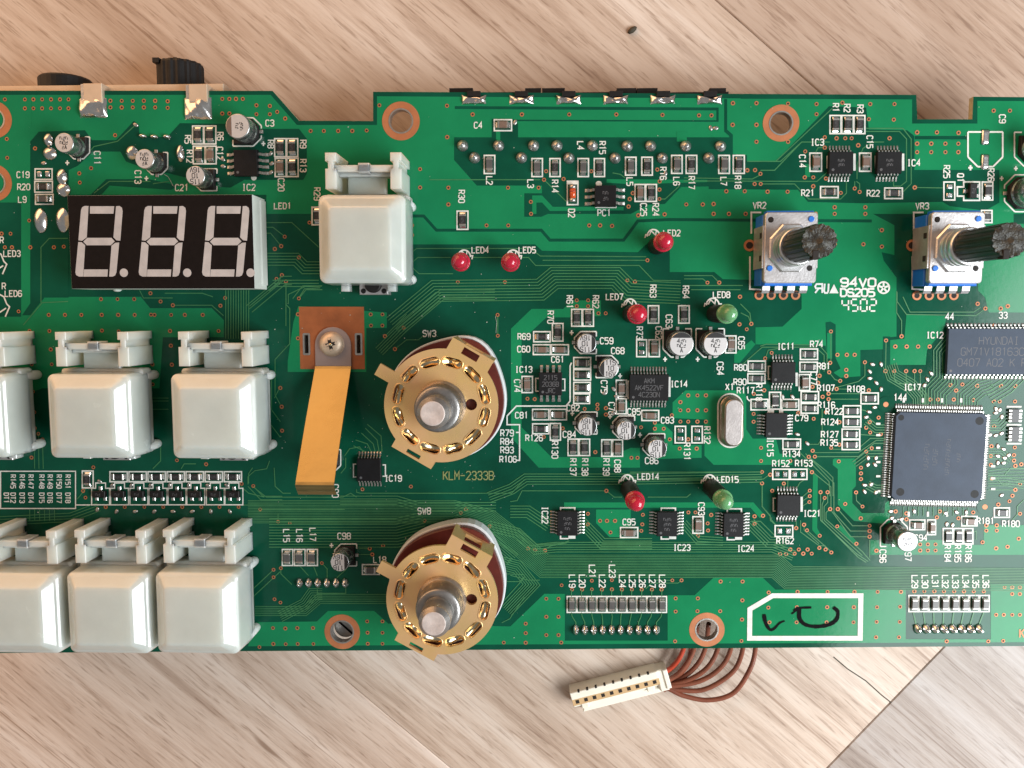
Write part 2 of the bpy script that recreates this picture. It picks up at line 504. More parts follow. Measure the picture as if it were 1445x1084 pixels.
# ------------------------------------------------------------------ board
TH = 1.6
bc = P(722, 525)
board = link('circuit_board', None, None, (bc[0], bc[1], -TH), 0,
             'long green circuit board crowded with soldered electronic components on wood floor', 'circuit board')
BX, BY, BZ = bc[0], bc[1], -TH
def bpart(name, data, x=0, y=0, z=0.0, rz=0.0, label=None, kind=None):
    """a part of the board; x, y, z world mm"""
    return link(name, data, board, (x-BX, y-BY, z-BZ), rz, label, None, kind)

OUT = [(-34, 128), (384.5, 128.3), (422, 170.5), (526.5, 171), (526.5, 129.6), (1293, 134), (1294.5, 168.5), (1372, 168.5), (1373.5, 136.5),
       (1482, 137.5), (1482, 911.5), (700, 917), (350, 919), (-34, 922)]
HOLES = [(565.8, 171, 16.2), (1102, 174, 15.9), (483, 891.5, 15.6), (997.4, 888.5, 15.6), (-8, 169, 14), (-8, 258, 15)]
def W(pts, z=0.0):
    return [P(x, y, z) for x, y in pts]
def mmr(px, x=722, y=540):
    a = P(x, y); b = P(x+px, y)
    return abs(b[0]-a[0])
sub = MB()
loops = [W(OUT)[::-1]]
for x, y, r in HOLES:
    c = P(x, y)
    loops.append(circle(c[0], c[1], mmr(r, x, y), 36))
for x0, x1, y0, y1 in ((429.5, 436, 472, 500), (503, 509.5, 472, 500)):
    loops.append(W([(x0, y0), (x1, y0), (x1, y1), (x0, y1)]))
sub.holed(loops, -TH, 0, 0, 1)
sub_o = bpart('fibreglass_panel', sub.mesh('fibreglass_panel', ['mask_dark', 'board_edge']), 0, 0, 0)

# ---- copper areas under the mask (light green)
POURS = [
 [(-30,134),(45,134),(45,425),(30,447),(-30,447)],
 [(40,134),(382,134),(419,176.5),(532,176.5),(532,136),(1045,139),(1045,300),(1060,316),(1060,395),(1020,394),(1008,384),(945,384),(945,333),(925,333),(900,356),(765,354),(755,345),(580,345),(577,302),(376,302),(376,275),(40,275)],
 [(-30,445),(43,445),(63,419),(199,419),(212,435),(299,435),(316,452),(316,476),(230,476),(225,548),(60,548),(20,562),(-30,562)],
 [(1043,139.5),(1287,140.5),(1287,174.5),(1379,174.5),(1379,142.5),(1480,143),(1480,296),(1440,302),(1043,302)],
 [(1040,301),(1230,301),(1262,318),(1262,360),(1244,356),(1247,368),(1265,392),(1265,475),(1246,477),(1246,493),(1214,494),(1214,531),(1186,533),(1176,526),(1167,512),(1165,488),(1066,486),(1066,462),(1104,461),(1131,436),(1131,400),(1060,395)],
 [(1380,316),(1480,316),(1480,441),(1395,441),(1390,420),(1380,410)],
 [(1279,444),(1336,446),(1331,466),(1308,494),(1306,515),(1256,515),(1256,480),(1276,478)],
 [(721,464),(750,436),(795,436),(806,424),(848,424),(848,446),(806,448),(771,448),(752,466),(736,480),(736,603),(778,645),(860,645),(890,632),(903,632),(903,660),(760,660),(721,617)],
 [(949,568),(967,551),(1050,551),(1053,560),(1053,606),(1062,619),(1095,619),(1100,640),(1117,643),(1118,656),(1007,656),(994,643),(994,592),(949,590)],
 [(924,598),(936,598),(949,610),(949,628),(990,628),(990,646),(921,648),(918,630)],
 [(796,719),(796,709),(1063,709),(1079,727),(1072,731),(1059,716.5),(812,716.5),(806,719)],
 [(841,719),(890,719),(890,744),(876,744),(876,758),(860,758),(841,738)],
 [(350,912),(360,878),(447,877),(463,862),(528,862),(548,880),(720,884),(768,838),(797,838),(797,904),(942,904),(942,840),(980,840),(1007,815),(1076,815),(1094,832),(1278,832),(1278,902),(1398,902),(1398,824),(1480,824),(1480,906),(700,909.5)],
 [(1175,649),(1177,647),(1207.6,647),(1207.6,686),(1202.7,691),(1202.7,710),(1216,724),(1248,724),(1249,710),(1255,706),(1256,740),(1205,735),(1182,712),(1182,662),(1175,656)],
 [(1228,762),(1331,762),(1331,769),(1388,769),(1388,741),(1480,741),(1480,783),(1228,783)],
 [(414,455),(421,432),(546,441),(546,463),(517,463),(517,525),(406,525),(406,510)],
 [(1147,668),(1154,672),(1153,745),(1158,755),(1154,757),(1146,748)],
 [(1186,741),(1210,765),(1206,769),(1182,745)],
 [(1036,500),(1060,480),(1066,486),(1044,512),(1036,512)],
]
ISLANDS = [
 [(43,200),(55,186),(120,184),(130,198),(164,198),(189,171),(196,176),(197,192),(236,194),(254,174),(318,175),(330,192),(330,262),(320,264),(200,236),(178,228),(170,214),(132,214),(110,234),(97,240),(97,420),(63,420),(50,436),(43,430)],
 [(329,192),(372,182),(422,182),(433,196),(433,245),(428,254),(386,254),(345,254),(325,265),(310,264),(315,230)],
 [(128,275),(150,253),(210,253),(252,262),(242,268),(155,262),(143,275)],
 [(642,150),(1014,152),(1014,172),(1011,172),(1011,156),(642,154)],
 [(1022,140),(1026,140),(1026,183),(1034,190),(1034,220),(1029,220),(1029,192),(1022,186)],
 [(698,169),(1011,170),(1011,172),(698,171)],
 [(641,194),(694,194),(694,168),(724,168),(731,175),(731,194),(1033,194),(1033,218),(1054,219),(1054,262),(961,264),(938,288),(915,289),(890,302),(773,302),(764,306),(740,306),(740,273),(765,273),(765,262),(673,262),(641,226)],
 [(1000,263),(1048,257),(1048,228),(1094,229),(1170,150),(1222,152),(1226,183),(1280,184),(1290,192),(1290,240),(1410,240),(1410,300),(1340,291),(1330,285),(1215,287),(1140,285),(1126,268),(1000,267)],
 [(-30,286),(30,286),(30,447),(-30,447)],
 [(1165,455),(1172,454),(1179,458),(1179,505),(1186,520),(1176,526),(1167,512)],
 [(1246,475),(1256,475),(1256,520),(1246,520)],
]
POURS2 = [
 [(1291,199),(1364,198),(1364,238),(1291,238)],
 [(700,185),(706,185),(706,200),(700,200)],
 [(955,186),(969,186),(969,200),(955,200)],
 [(856,253),(998,254),(998,257),(934,259),(920,262),(856,258)],
 [(751,276),(765,276),(780,292),(880,292),(880,297),(776,298),(765,286),(757,286),(757,302),(751,302)],
 [(1136,232),(1143,232),(1143,250),(1136,250)],
 [(1386,300),(1410,286),(1430,286),(1430,318),(1386,318)],
 [(1167,470),(1174,470),(1174,506),(1167,506)],
]
lay = MB()
zz = [0.0]
def inside(pt, loop):
    r = False
    for i in range(len(loop)):
        (x1, y1), (x2, y2) = loop[i-1], loop[i]
        if (y1 > pt[1]) != (y2 > pt[1]) and pt[0] < (x2-x1)*(pt[1]-y1)/(y2-y1)+x1: r = not r
    return r
def sheet(loop, z, m):
    zz[0] += 0.0006
    ls = [W(loop)[::-1]]
    for x, y, r in HOLES:
        if inside((x, y), loop) and x > 30:
            c = P(x, y); ls.append(circle(c[0], c[1], mmr(r+0.4, x, y), 36))
    for x0, x1, y0, y1 in ((429.5, 436, 472, 500), (503, 509.5, 472, 500)):
        if inside((x0, y0), loop) and inside((x1, y1), loop): ls.append(W([(x0, y0), (x1, y0), (x1, y1), (x0, y1)]))
    lay.holed(ls, 0, z+zz[0], m, sheet=True)
for p in POURS: sheet(p, 0.030, 0)
for p in ISLANDS: sheet(p, 0.046, 1)
for p in POURS2: sheet(p, 0.058, 0)
bpart('copper_fill', lay.mesh('copper_fill', ['mask_pour', 'mask_dark']), 0, 0, 0, kind='stuff')

# ---- traces
Z1 = (0, 100, .3322); Z2 = (480, 100, .3322); Z3 = (965, 100, .3322); Z4 = (380, 380, .2768)
Z5 = (720, 640, .2768); Z6 = (1045, 640, .2768); Z7 = (340, 660, .2768); Z8 = (1045, 400, .2768); ZK = (0, 440, .2768); ZP = (0, 0, 1.0)
def zx(z, pts):
    return [(z[0]+x*z[2], z[1]+y*z[2]) for x, y in pts]
tr = MB(); gaps = MB()
tz = [0.0]
def trace(pts, w=1.25, gap=0):
    tz[0] += 0.00012
    if gap:
        gaps.ribbon(W(pts), mmr(gap), 0.062+tz[0], 0, dz=0.00004)
    tr.ribbon(W(pts), mmr(w), 0.078+tz[0], 0, dz=0.00004)
def gapline(pts, w):
    tz[0] += 0.00012
    gaps.ribbon(W(pts), mmr(w), 0.062+tz[0], 0, dz=0.00004)
def bundle(pts, n, sp, w=1.2):
    for k in range(n):
        trace(offset_line(pts, (k-(n-1)/2)*sp), w)

gapline([(577,305),(598,305),(616,325),(764,325),(776,339),(880,339),(900,312),(945,310),(1230,312)], 4)
gapline([(1291,194.5),(1366,194.5)], 4.5)
gapline([(45,138),(45,180)], 0.1)
for pts in ([(-30,134.5),(382,134.5)],):
    pass
for z, pts in [
 (Z1, [(1130,645),(1240,645),(1355,750)]), (Z1, [(1130,665),(1160,665),(1205,700)]), (Z1, [(1130,690),(1150,690),(1193,742)]),
 (Z1, [(590,925),(610,965),(735,965)]), (Z1, [(700,945),(860,945),(905,960)]), (Z1, [(735,996),(900,996),(950,1040)]),
 (Z1, [(1198,870),(1180,900),(1060,1000)]), (Z1, [(1215,895),(1215,1084)]), (Z1, [(1270,967),(1300,930),(1370,930)]),
 (Z1, [(1225,990),(1225,950),(1300,915),(1365,915)]), (Z1, [(577,230),(500,300),(400,322),(380,345)]), (Z1, [(400,520),(465,470),(640,470)]),
 (Z1, [(175,985),(175,750),(210,712),(290,712)]), (Z1, [(100,1080),(180,985),(290,980)]), (Z1, [(650,480),(720,470)]),
 (Z2, [(560,793),(690,793)]), (Z2, [(330,793),(470,793)]), (Z2, [(300,820),(330,793)]), (Z2, [(760,793),(800,793),(830,827),(1270,827),(1330,890),(1445,892)]),
 (Z2, [(300,775),(325,755),(810,755),(850,787),(1300,790)]), (Z2, [(300,830),(335,862),(480,862)]), (Z2, [(860,805),(1305,805)]),
 (Z2, [(669,1037),(669,1084)]), (Z2, [(380,463),(850,463)]), (Z2, [(866,463),(960,555)]), (Z2, [(1357,545),(1380,545),(1440,490)]), (Z2, [(1157,434),(1190,440),(1210,455)]),
 (Z3, [(269,385),(410,385),(500,303),(620,303)]), (Z3, [(325,423),(385,423),(500,303)]), (Z3, [(390,385),(630,160)]), (Z3, [(0,455),(290,460),(320,445)]), (Z3, [(0,468),(500,470),(565,470),(610,430)]),
 (Z3, [(326,481),(470,481),(530,545),(665,545),(690,520),(690,470)]), (Z3, [(770,245),(930,245),(965,290),(965,480),(930,515)]), (Z3, [(770,258),(915,258),(945,290),(945,470),(920,490),(890,490),(890,470)]),
 (Z3, [(735,460),(735,400),(760,330),(800,303),(850,303)]), (Z3, [(725,500),(725,470)]), (Z3, [(746,515),(746,480),(732,470)]), (Z3, [(980,496),(1105,498)]), (Z3, [(598,327),(570,327),(560,345)]),
 (Z3, [(0,870),(120,870),(150,900)]), (Z3, [(0,884),(80,884),(100,900)]), (Z3, [(0,912),(250,912)]), (Z3, [(30,930),(240,930)]), (Z3, [(240,990),(280,1030),(286,1075)]), (Z3, [(930,960),(960,1025),(1230,1025),(1260,1005)]),
 (Z3, [(905,940),(905,980),(945,1035),(1240,1040),(1280,1010)]),
 (Z4, [(0,110),(60,60)]), (Z4, [(86,62),(86,180),(105,200),(105,380),(30,460),(30,640),(57,690)]), (Z4, [(150,148),(180,100),(260,95)]), (Z4, [(120,150),(170,85),(270,85)]),
 (Z4, [(590,342),(700,230)]), (Z4, [(641,407),(700,360),(760,360),(800,330)]), (Z4, [(1165,233),(1165,339)]), (Z4, [(440,870),(500,890),(520,930)]), (Z4, [(470,835),(530,890),(540,930)]),
 (Z4, [(490,810),(550,870),(560,930)]), (Z4, [(430,900),(490,930)]), (Z4, [(385,950),(410,915),(460,905),(480,930)]), (Z4, [(365,1040),(390,1010),(390,960)]), (Z4, [(500,790),(570,850),(575,930)]),
 (Z5, [(60,190),(490,190),(530,222),(570,222)]), (Z5, [(700,222),(900,222),(920,205)]), (Z5, [(0,245),(35,240),(60,190)]), (Z5, [(610,95),(1283,94)]), (Z5, [(700,132),(1290,130),(1330,100)]),
 (Z5, [(1283,152),(1283,270),(1325,320),(1325,340),(1360,370)]), (Z5, [(1225,345),(1275,345),(1350,420)]), (Z5, [(740,645),(826,646)]), (Z5, [(690,690),(720,660),(855,660),(873,646)]),
 (Z5, [(0,620),(90,645),(150,645)]), (Z5, [(100,484),(180,484),(210,470),(290,455)]), (Z5, [(60,440),(90,470),(260,458),(300,445)]),
 (Z6, [(110,152),(110,270),(150,315),(150,330),(180,365)]), (Z6, [(283,380),(283,345)]), (Z6, [(305,340),(305,400),(400,470),(430,470),(433,489)]), (Z6, [(323,363),(323,390),(400,460)]),
 (Z6, [(338,391),(450,490),(462,504)]), (Z6, [(250,0),(460,170),(460,280)]), (Z6, [(330,0),(475,150),(475,300),(560,395),(657,395)]), (Z6, [(495,283),(570,368),(657,368)]), (Z6, [(456,283),(560,424),(657,424)]),
 (Z6, [(407,197),(407,340),(590,510),(650,550)]), (Z6, [(443,197),(443,250),(425,270),(425,340),(620,520)]), (Z6, [(428,226),(415,260),(415,345),(600,530),(640,555)]), (Z6, [(456,283),(435,300),(435,335),(620,500),(660,545)]),
 (Z6, [(657,440),(657,530)]), (Z6, [(588,198),(590,240),(621,270)]), (Z6, [(352,189),(310,225)]), (Z6, [(352,217),(310,245)]), (Z6, [(350,247),(310,270)]), (Z6, [(220,153),(225,175)]), (Z6, [(290,170),(300,150),(330,130)]),
 (Z6, [(240,135),(240,175)]), (Z6, [(380,15),(600,15),(640,-10)]), (Z6, [(1260,130),(1310,130),(1330,157),(1424,157)]), (Z6, [(1260,185),(1400,185)]), (Z6, [(1200,440),(1200,395),(1185,400)]),
 (Z6, [(1380,345),(1410,310),(1410,270),(1445,235)]), (Z6, [(1260,110),(1345,110),(1375,75),(1445,75)]),
 (Z7, [(0,95),(40,130),(120,150)]), (Z7, [(170,0),(175,95),(215,130),(255,130)]), (Z7, [(60,95),(130,150),(520,150),(560,130),(590,150)]), (Z7, [(590,110),(590,125),(610,130),(1380,130),(1445,60)]),
 (Z7, [(99,213),(530,213)]), (Z7, [(190,275),(190,235)]), (Z7, [(250,282),(900,282)]), (Z7, [(300,500),(345,550)]), (Z7, [(370,500),(390,550)]), (Z7, [(413,486),(440,515),(440,560)]), (Z7, [(540,515),(490,560)]),
 (Z7, [(204,512),(204,540),(260,595)]), (Z7, [(390,620),(390,640),(535,640),(535,610)]), (Z7, [(60,620),(167,520)]), (Z7, [(60,660),(200,530)]), (Z7, [(60,0),(40,30),(40,80)]), (Z7, [(600,412),(657,412)]), (Z7, [(600,442),(670,442)]),
 (Z7, [(1340,540),(1445,545)]), (Z7, [(1330,690),(1445,560)]), (Z7, [(1330,790),(1370,770),(1445,660)]), (Z7, [(1340,580),(1420,580),(1445,555)]),
 (Z8, [(460,245),(460,405)]), (Z8, [(741,291),(738,447)]), (Z8, [(820,270),(820,190),(795,150),(795,40)]), (Z8, [(633,402),(633,470),(600,500),(450,540)]), (Z8, [(783,447),(783,490),(800,510),(850,512),(880,545)]),
 (Z8, [(843,447),(843,500),(860,520)]), (Z8, [(886,447),(886,540)]), (Z8, [(915,447),(915,560),(930,590),(930,630)]), (Z8, [(489,538),(620,540)]), (Z8, [(448,562),(610,562)]), (Z8, [(448,590),(600,590)]),
 (Z8, [(367,853),(380,862),(600,862),(690,800),(740,800)]), (Z8, [(378,883),(600,883),(680,815),(740,815)]), (Z8, [(461,838),(470,845),(595,845),(660,790),(740,790)]), (Z8, [(345,820),(395,820),(415,790),(415,640)]),
 (Z8, [(100,320),(130,310),(400,315),(440,360),(440,440),(480,490),(507,497)]), (Z8, [(0,420),(110,325),(380,325),(425,365),(425,450)]), (Z8, [(130,370),(140,340),(200,330)]), (Z8, [(402,471),(402,430),(380,400)]),
 (Z8, [(53,205),(40,170),(0,150)]), (Z8, [(347,884),(440,960),(470,990),(470,1084)]), (Z8, [(300,860),(450,1010),(455,1084)]), (Z8, [(510,650),(600,655)]), (Z8, [(600,770),(690,775)]), (Z8, [(600,640),(640,650)]),
 (Z8, [(1260,955),(1330,945),(1445,945)]), (Z8, [(1260,968),(1340,960),(1445,960)]), (Z8, [(1260,980),(1445,975)]), (Z8, [(1260,990),(1445,990)]), (Z8, [(1360,1010),(1445,1010)]),
 (ZK, [(175,600),(178,800)]), (ZK, [(197,622),(200,800)]), (ZK, [(218,651),(222,800)]), (ZK, [(65,560),(140,620),(140,660)]), (ZK, [(1370,380),(1370,560),(1430,640)]), (ZK, [(1385,300),(1385,500),(1430,560)]), (ZK, [(1400,440),(1430,380)]),
 (ZK, [(1265,880),(1265,840),(1300,810),(1360,800),(1375,760)]), (ZK, [(1292,888),(1340,940),(1440,940)]), (ZK, [(1265,890),(1330,958),(1440,958)]), (ZK, [(395,955),(440,900)]), (ZK, [(820,690),(820,760),(780,800)]), (ZK, [(925,800),(940,775),(1000,775)]),
 (ZK, [(768,440),(860,440)]), (ZK, [(768,455),(860,455)]), (ZK, [(768,497),(860,497)]), (ZK, [(1235,985),(1445,985)]), (ZK, [(500,995),(500,1020)]),
]:
    trace(zx(z, pts), 1.2)
bundle(zx(Z2, [(225,1084),(405,935),(850,930),(910,880),(1170,880),(1225,935),(1445,945)]), 8, 4.2)
bundle(zx(Z4, [(560,420),(680,300),(880,130),(1150,130)]), 5, 3.4)
bundle([(380,752),(560,752),(600,742)], 11, 4.0)
bundle([(350,722),(640,722),(690,735),(735,770),(768,799),(1095,799),(1113,815),(1445,818)], 15, 2.25, 0.95)
bundle([(690,702),(722,690),(742,676),(885,676),(1075,673)], 5, 3.6)
bundle([(480,706),(560,706),(590,715),(700,715)], 4, 4.0)
bundle([(720,722),(745,722),(775,742)], 5, 4.0)
bundle([(690,742),(730,752),(755,775),(785,772),(1090,772),(1120,784)], 5, 3.4)
bundle([(335,405),(335,478)], 10, 3.6)
bundle([(352,436),(400,396),(412,396)], 3, 6)
bundle([(376,366),(418,366),(430,378),(452,378)], 5, 4.2)
bundle([(820,736),(850,767),(920,767)], 5, 3.6)
bundle([(964,738),(985,762),(1020,764)], 4, 3.6)
bundle([(1058,738),(1085,765),(1110,765)], 5, 3.6)
bundle([(1255,515),(1260,530),(1285,545),(1298,560),(1298,574)], 7, 3.2, 1.1)
bundle([(1318,574),(1318,552),(1334,536),(1334,500),(1352,478)], 9, 4.2, 1.1)
bundle([(1365,574),(1365,560),(1383,545),(1400,540)], 8, 4.0, 1.1)
bundle([(1395,560),(1420,545),(1445,520)], 6, 4.5, 1.4)
bundle([(1248,640),(1225,640),(1205,655)], 3, 4.0)
bundle([(1248,605),(1236,605),(1222,594)], 4, 3.6)
bundle([(1248,690),(1235,690),(1224,684)], 4, 3.6)
bundle([(1394,600),(1410,600),(1422,588)], 5, 3.6)
bundle([(1394,640),(1412,640),(1424,652)], 5, 3.6)
bundle([(1394,680),(1420,680),(1445,684)], 4, 3.6)
bundle([(1320,715),(1320,728)], 14, 7.0, 1.1)
bundle([(690,790),(730,800),(750,825),(715,862)], 7, 3.0)
bundle([(640,735),(690,760),(725,790)], 7, 3.2)
bundle([(395,870),(430,852),(440,838),(455,838)], 6, 3.0, 0.9)
bundle([(360,862),(430,862),(450,845),(560,845)], 6, 2.6, 0.9)
bundle([(385,400),(450,400)], 3, 4.4)
bundle([(60,735),(60,718)], 6, 7, 1.0)
bundle([(0,735),(100,730),(140,715)], 4, 4, 1.0)
for k in range(10):
    x = 802+k*14.16+4.3; xs = 812.6+k*12.62
    trace([(x, 832), (x, 842)]); trace([(x, 864), (x+(1 if k < 5 else -1)*1, 870), (xs, 878), (xs, 884)])
for k in range(8):
    x = 1290.5+k*14.2; xs = 1294+k*12.45
    trace([(x, 836), (x, 842)]); trace([(x-2, 864), (xs-1, 884)], 1.8)
bpart('copper_trace_lines', tr.mesh('copper_trace_lines', ['mask_trace']), 0, 0, 0, kind='stuff')
bpart('isolation_gaps', gaps.mesh('isolation_gaps', ['mask_dark']), 0, 0, 0, kind='stuff')

# ---- plated through holes
VIAS = []
for z, pts in [
 (Z1, [(22,122),(107,122),(143,122),(180,122),(218,122),(256,122),(292,122),(107,160),(143,160),(180,160),(218,160),(256,160),(292,160),(470,128),(518,128),(565,128),(612,128),(660,128),(713,130),(470,156),(518,156),(565,156),(612,156),(660,156),(713,158),(945,120),(975,120),(1003,120),(1032,120),(945,182),(975,182),(1090,147),(1147,150),(1090,185),(1147,185),(1178,175),(1212,203),(1320,256),(1376,256),(1437,256),(30,290),(32,370),(150,330),(338,436),(340,475),(388,414),(490,274),(130,750),(230,750),(272,747),(8,692),(46,692),(22,750),(52,750),(125,636),(430,970),(500,970),(571,970),(640,945),(683,980),(735,996),(957,965),(937,998),(208,1037),(277,1037),(347,1037),(433,1037),(503,1037),(573,1037),(657,1037),(728,1037),(786,1037),(862,1037),(1168,757),(1195,745),(1210,705),(1270,793),(1198,868),(1175,884),(1215,895),(1315,645),(1270,967),(80,1022)]),
 (Z2, [(52,256),(113,254),(167,147),(454,149),(455,282),(340,418),(340,496),(460,497),(460,568),(563,186),(772,186),(973,186),(1173,186),(1369,188),(305,657),(305,698),(622,657),(714,657),(713,497),(843,497),(866,463),(949,460),(875,427),(1067,427),(810,557),(811,608),(1058,657),(1104,657),(1155,659),(1357,470),(1356,505),(1243,520),(1356,545),(1230,545),(1225,577),(1266,614),(1378,610),(1347,420),(1305,805),(1220,890),(1252,896),(500,898),(700,898),(669,1037),(1005,975),(1005,1000),(1053,975),(1053,1000),(1097,1030),(1128,1030),(130,1035),(180,1035)]),
 (Z3, [(208,138),(308,138),(442,140),(563,142),(673,136),(791,142),(894,142),(207,230),(308,230),(308,302),(442,302),(563,185),(785,206),(891,208),(598,283),(648,287),(685,287),(712,287),(740,317),(598,327),(515,343),(513,453),(549,453),(603,458),(549,491),(269,423),(302,422),(325,438),(300,481),(326,481),(180,512),(258,512),(355,514),(440,514),(10,568),(80,568),(126,566),(126,608),(191,608),(262,608),(640,580),(640,608),(770,580),(770,608),(560,607),(666,519),(725,500),(746,515),(873,287),(990,262),(1074,262),(1166,264),(990,310),(1050,310),(1110,310),(1165,310),(990,346),(1050,346),(1110,346),(1165,346),(980,496),(840,677),(840,747),(762,737),(640,737),(100,900),(150,900),(238,960),(236,1077),(286,1075),(1315,170),(1384,170),(1247,990),(1280,1010),(1345,1010),(1375,1000),(64,190),(117,190)]),
 (Z4, [(37,46),(66,32),(86,62),(150,148),(147,230),(147,352),(519,230),(577,230),(519,287),(577,287),(685,298),(590,342),(641,407),(961,66),(1201,66),(1165,233),(1165,339),(57,605),(64,701),(66,823),(1316,660),(1353,662),(1400,855)]),
 (Z5, [(1283,94),(1325,108),(1283,152),(1335,190),(490,190),(458,343),(493,343),(534,343),(511,402),(396,307),(395,361),(676,312),(673,361),(668,394),(908,300),(944,300),(1024,313),(1006,356),(1008,392),(957,419),(1245,320),(1245,358),(1288,317),(91,484),(127,492),(178,494),(262,671),(416,648),(518,645),(416,692),(518,692),(315,693),(366,693),(467,693),(569,693),(620,693),(670,693),(722,693),(771,693),(826,646),(873,646),(184,740),(246,740),(184,832),(246,832),(79,867),(79,915),(79,964),(184,925),(246,925),(260,963),(843,738),(956,738),(843,805),(954,803),(1070,803),(1072,652),(1184,652),(1183,748),(1181,846),(1178,955),(840,957),(1375,512),(1406,512)]),
 (Z6, [(104,38),(253,38),(110,95),(148,109),(110,152),(220,153),(160,191),(352,189),(352,217),(350,247),(363,95),(283,380),(323,363),(338,391),(407,197),(443,197),(428,226),(456,283),(495,283),(403,419),(72,318),(72,357),(113,318),(202,512),(231,512),(253,489),(275,510),(296,489),(319,510),(341,489),(362,510),(401,481),(433,489),(462,504),(500,40),(533,257),(612,330),(492,371),(590,460),(588,198),(621,270),(613,72),(613,101),(613,130),(657,368),(657,395),(657,424),(692,495),(915,463),(954,463),(993,463),(915,494),(954,494),(993,494),(1233,452),(1252,366),(1305,366),(1252,393),(1305,393),(1302,483),(1360,475),(1417,434),(1424,307),(1424,157),(1400,185),(1385,215),(1370,243),(1313,260),(143,708),(290,705),(443,705),(580,705),(698,705),(817,705),(141,785),(287,783),(441,783),(577,783),(695,783),(813,781),(147,860),(285,860),(438,860),(575,860),(693,858),(811,858),(690,936),(807,936),(1050,957),(1262,957),(1338,955),(1302,822),(1341,822),(1384,822),(1423,822),(1345,682),(1384,682),(1423,682),(1384,716),(1423,716),(885,702),(936,702),(987,702),(1036,702),(1088,702),(1138,702),(1188,702),(1239,702),(10,652),(10,748),(8,848),(790,295),(845,305),(1015,295),(845,335),(1000,325),(1185,300),(1110,330)]),
 (Z7, [(867,96),(99,213),(190,275),(250,282),(1147,212),(1121,230),(1268,298),(937,270),(657,412),(670,442),(725,397),(167,520),(167,558),(204,512),(172,670),(202,687),(55,698),(164,817),(227,819),(288,817),(368,817),(95,914),(166,898),(229,899),(290,898),(370,898),(644,783),(722,783),(646,841),(722,841),(647,897),(722,897),(1340,891),(413,486),(620,110)]),
 (Z8, [(53,205),(31,234),(158,354),(125,382),(460,245),(456,405),(493,364),(541,364),(581,364),(538,441),(538,472),(633,402),(741,291),(738,447),(783,447),(843,447),(886,447),(915,447),(788,322),(846,322),(904,322),(963,322),(820,270),(1293,213),(451,453),(507,497),(402,471),(394,507),(366,527),(489,538),(448,562),(448,590),(418,578),(372,690),(293,660),(66,665),(66,705),(67,563),(120,545),(435,656),(503,707),(367,853),(347,884),(378,883),(461,838),(503,822),(653,545),(703,684),(658,707),(640,735),(660,760),(714,768),(668,840),(640,857),(104,838),(104,905),(1069,518),(1130,515),(1098,546),(1205,522),(967,592),(1005,592),(1086,592),(1185,594),(1327,523),(1400,523),(1290,602),(1320,602),(1398,602),(1292,728),(1278,830),(1275,880),(1275,925),(1280,995),(1397,836),(1393,875),(1393,903),(1400,930),(1430,922)]),
 (ZK, [(248,15),(332,15),(416,15),(519,15),(604,15),(688,15),(771,15),(867,15),(943,15),(1033,15),(152,98),(253,98),(521,96),(606,100),(868,98),(1115,98),(260,192),(872,173),(265,268),(163,268),(778,268),(877,270),(73,411),(170,407),(177,512),(178,593),(197,622),(218,651),(780,370),(768,497),(768,567),(903,757),(1052,777),(477,793),(162,743),(425,913),(437,947),(540,995),(637,995),(737,995),(833,995),(930,995),(1027,995),(1120,995),(1217,995),(1233,877),(1292,888),(1328,1009)]),
 (ZP, [(971,558),(984,558),(996,558),(960,567.5),(960,579),(971,579),(984,579),(996,579),(948,586),(960,595),(971,595),(984,595),(996,595),(924,596.5),(924,605),(936.5,605),(904.5,603),(945,620),(971,620),(959,633),(983,633),(891,646),(899.5,646),(843,571),(825,577),(843,577),(855,576),(855,585),(840,638),(794,604.5),(767.5,616.5),(865,511)]),
]:
    for p in zx(z, pts):
        if all(abs(p[0]-q[0])+abs(p[1]-q[1]) > 5 for q in VIAS):
            VIAS.append(p)
vm = MB()
for i, (x, y) in enumerate(VIAS):
    c = P(x, y)
    k = random.uniform(0.92, 1.08)
    vm.holed([circle(c[0], c[1], 0.42*k, 12), circle(c[0], c[1], 0.22, 12)], 0, 0.098, 0, sheet=True)
    vm.flat(circle(c[0]+0.02, c[1], 0.23, 12), 0.0965, 1)
bpart('plated_holes', vm.mesh('plated_holes', ['copper', 'hole_dark']), 0, 0, 0, kind='stuff')

# ---- copper rings round the screw holes
for x, y, r in HOLES:
    c = P(x, y); rm = mmr(r, x, y)
    mb = MB()
    ro = {0: 26.6, 1: 25.8}.get(HOLES.index((x, y, r)), 25.0)
    mb.holed([circle(0, 0, mmr(ro, x, y), 40), circle(0, 0, rm+0.16, 40)], 0.0, 0.105, 0)
    mb.holed([circle(0, 0, rm+0.19, 40), circle(0, 0, rm-0.10, 40)], -TH-0.1, 0.17, 1)
    bpart('screw_hole_ring', mb.mesh('screw_hole_ring', ['copper', 'tin']), c[0], c[1], 0)
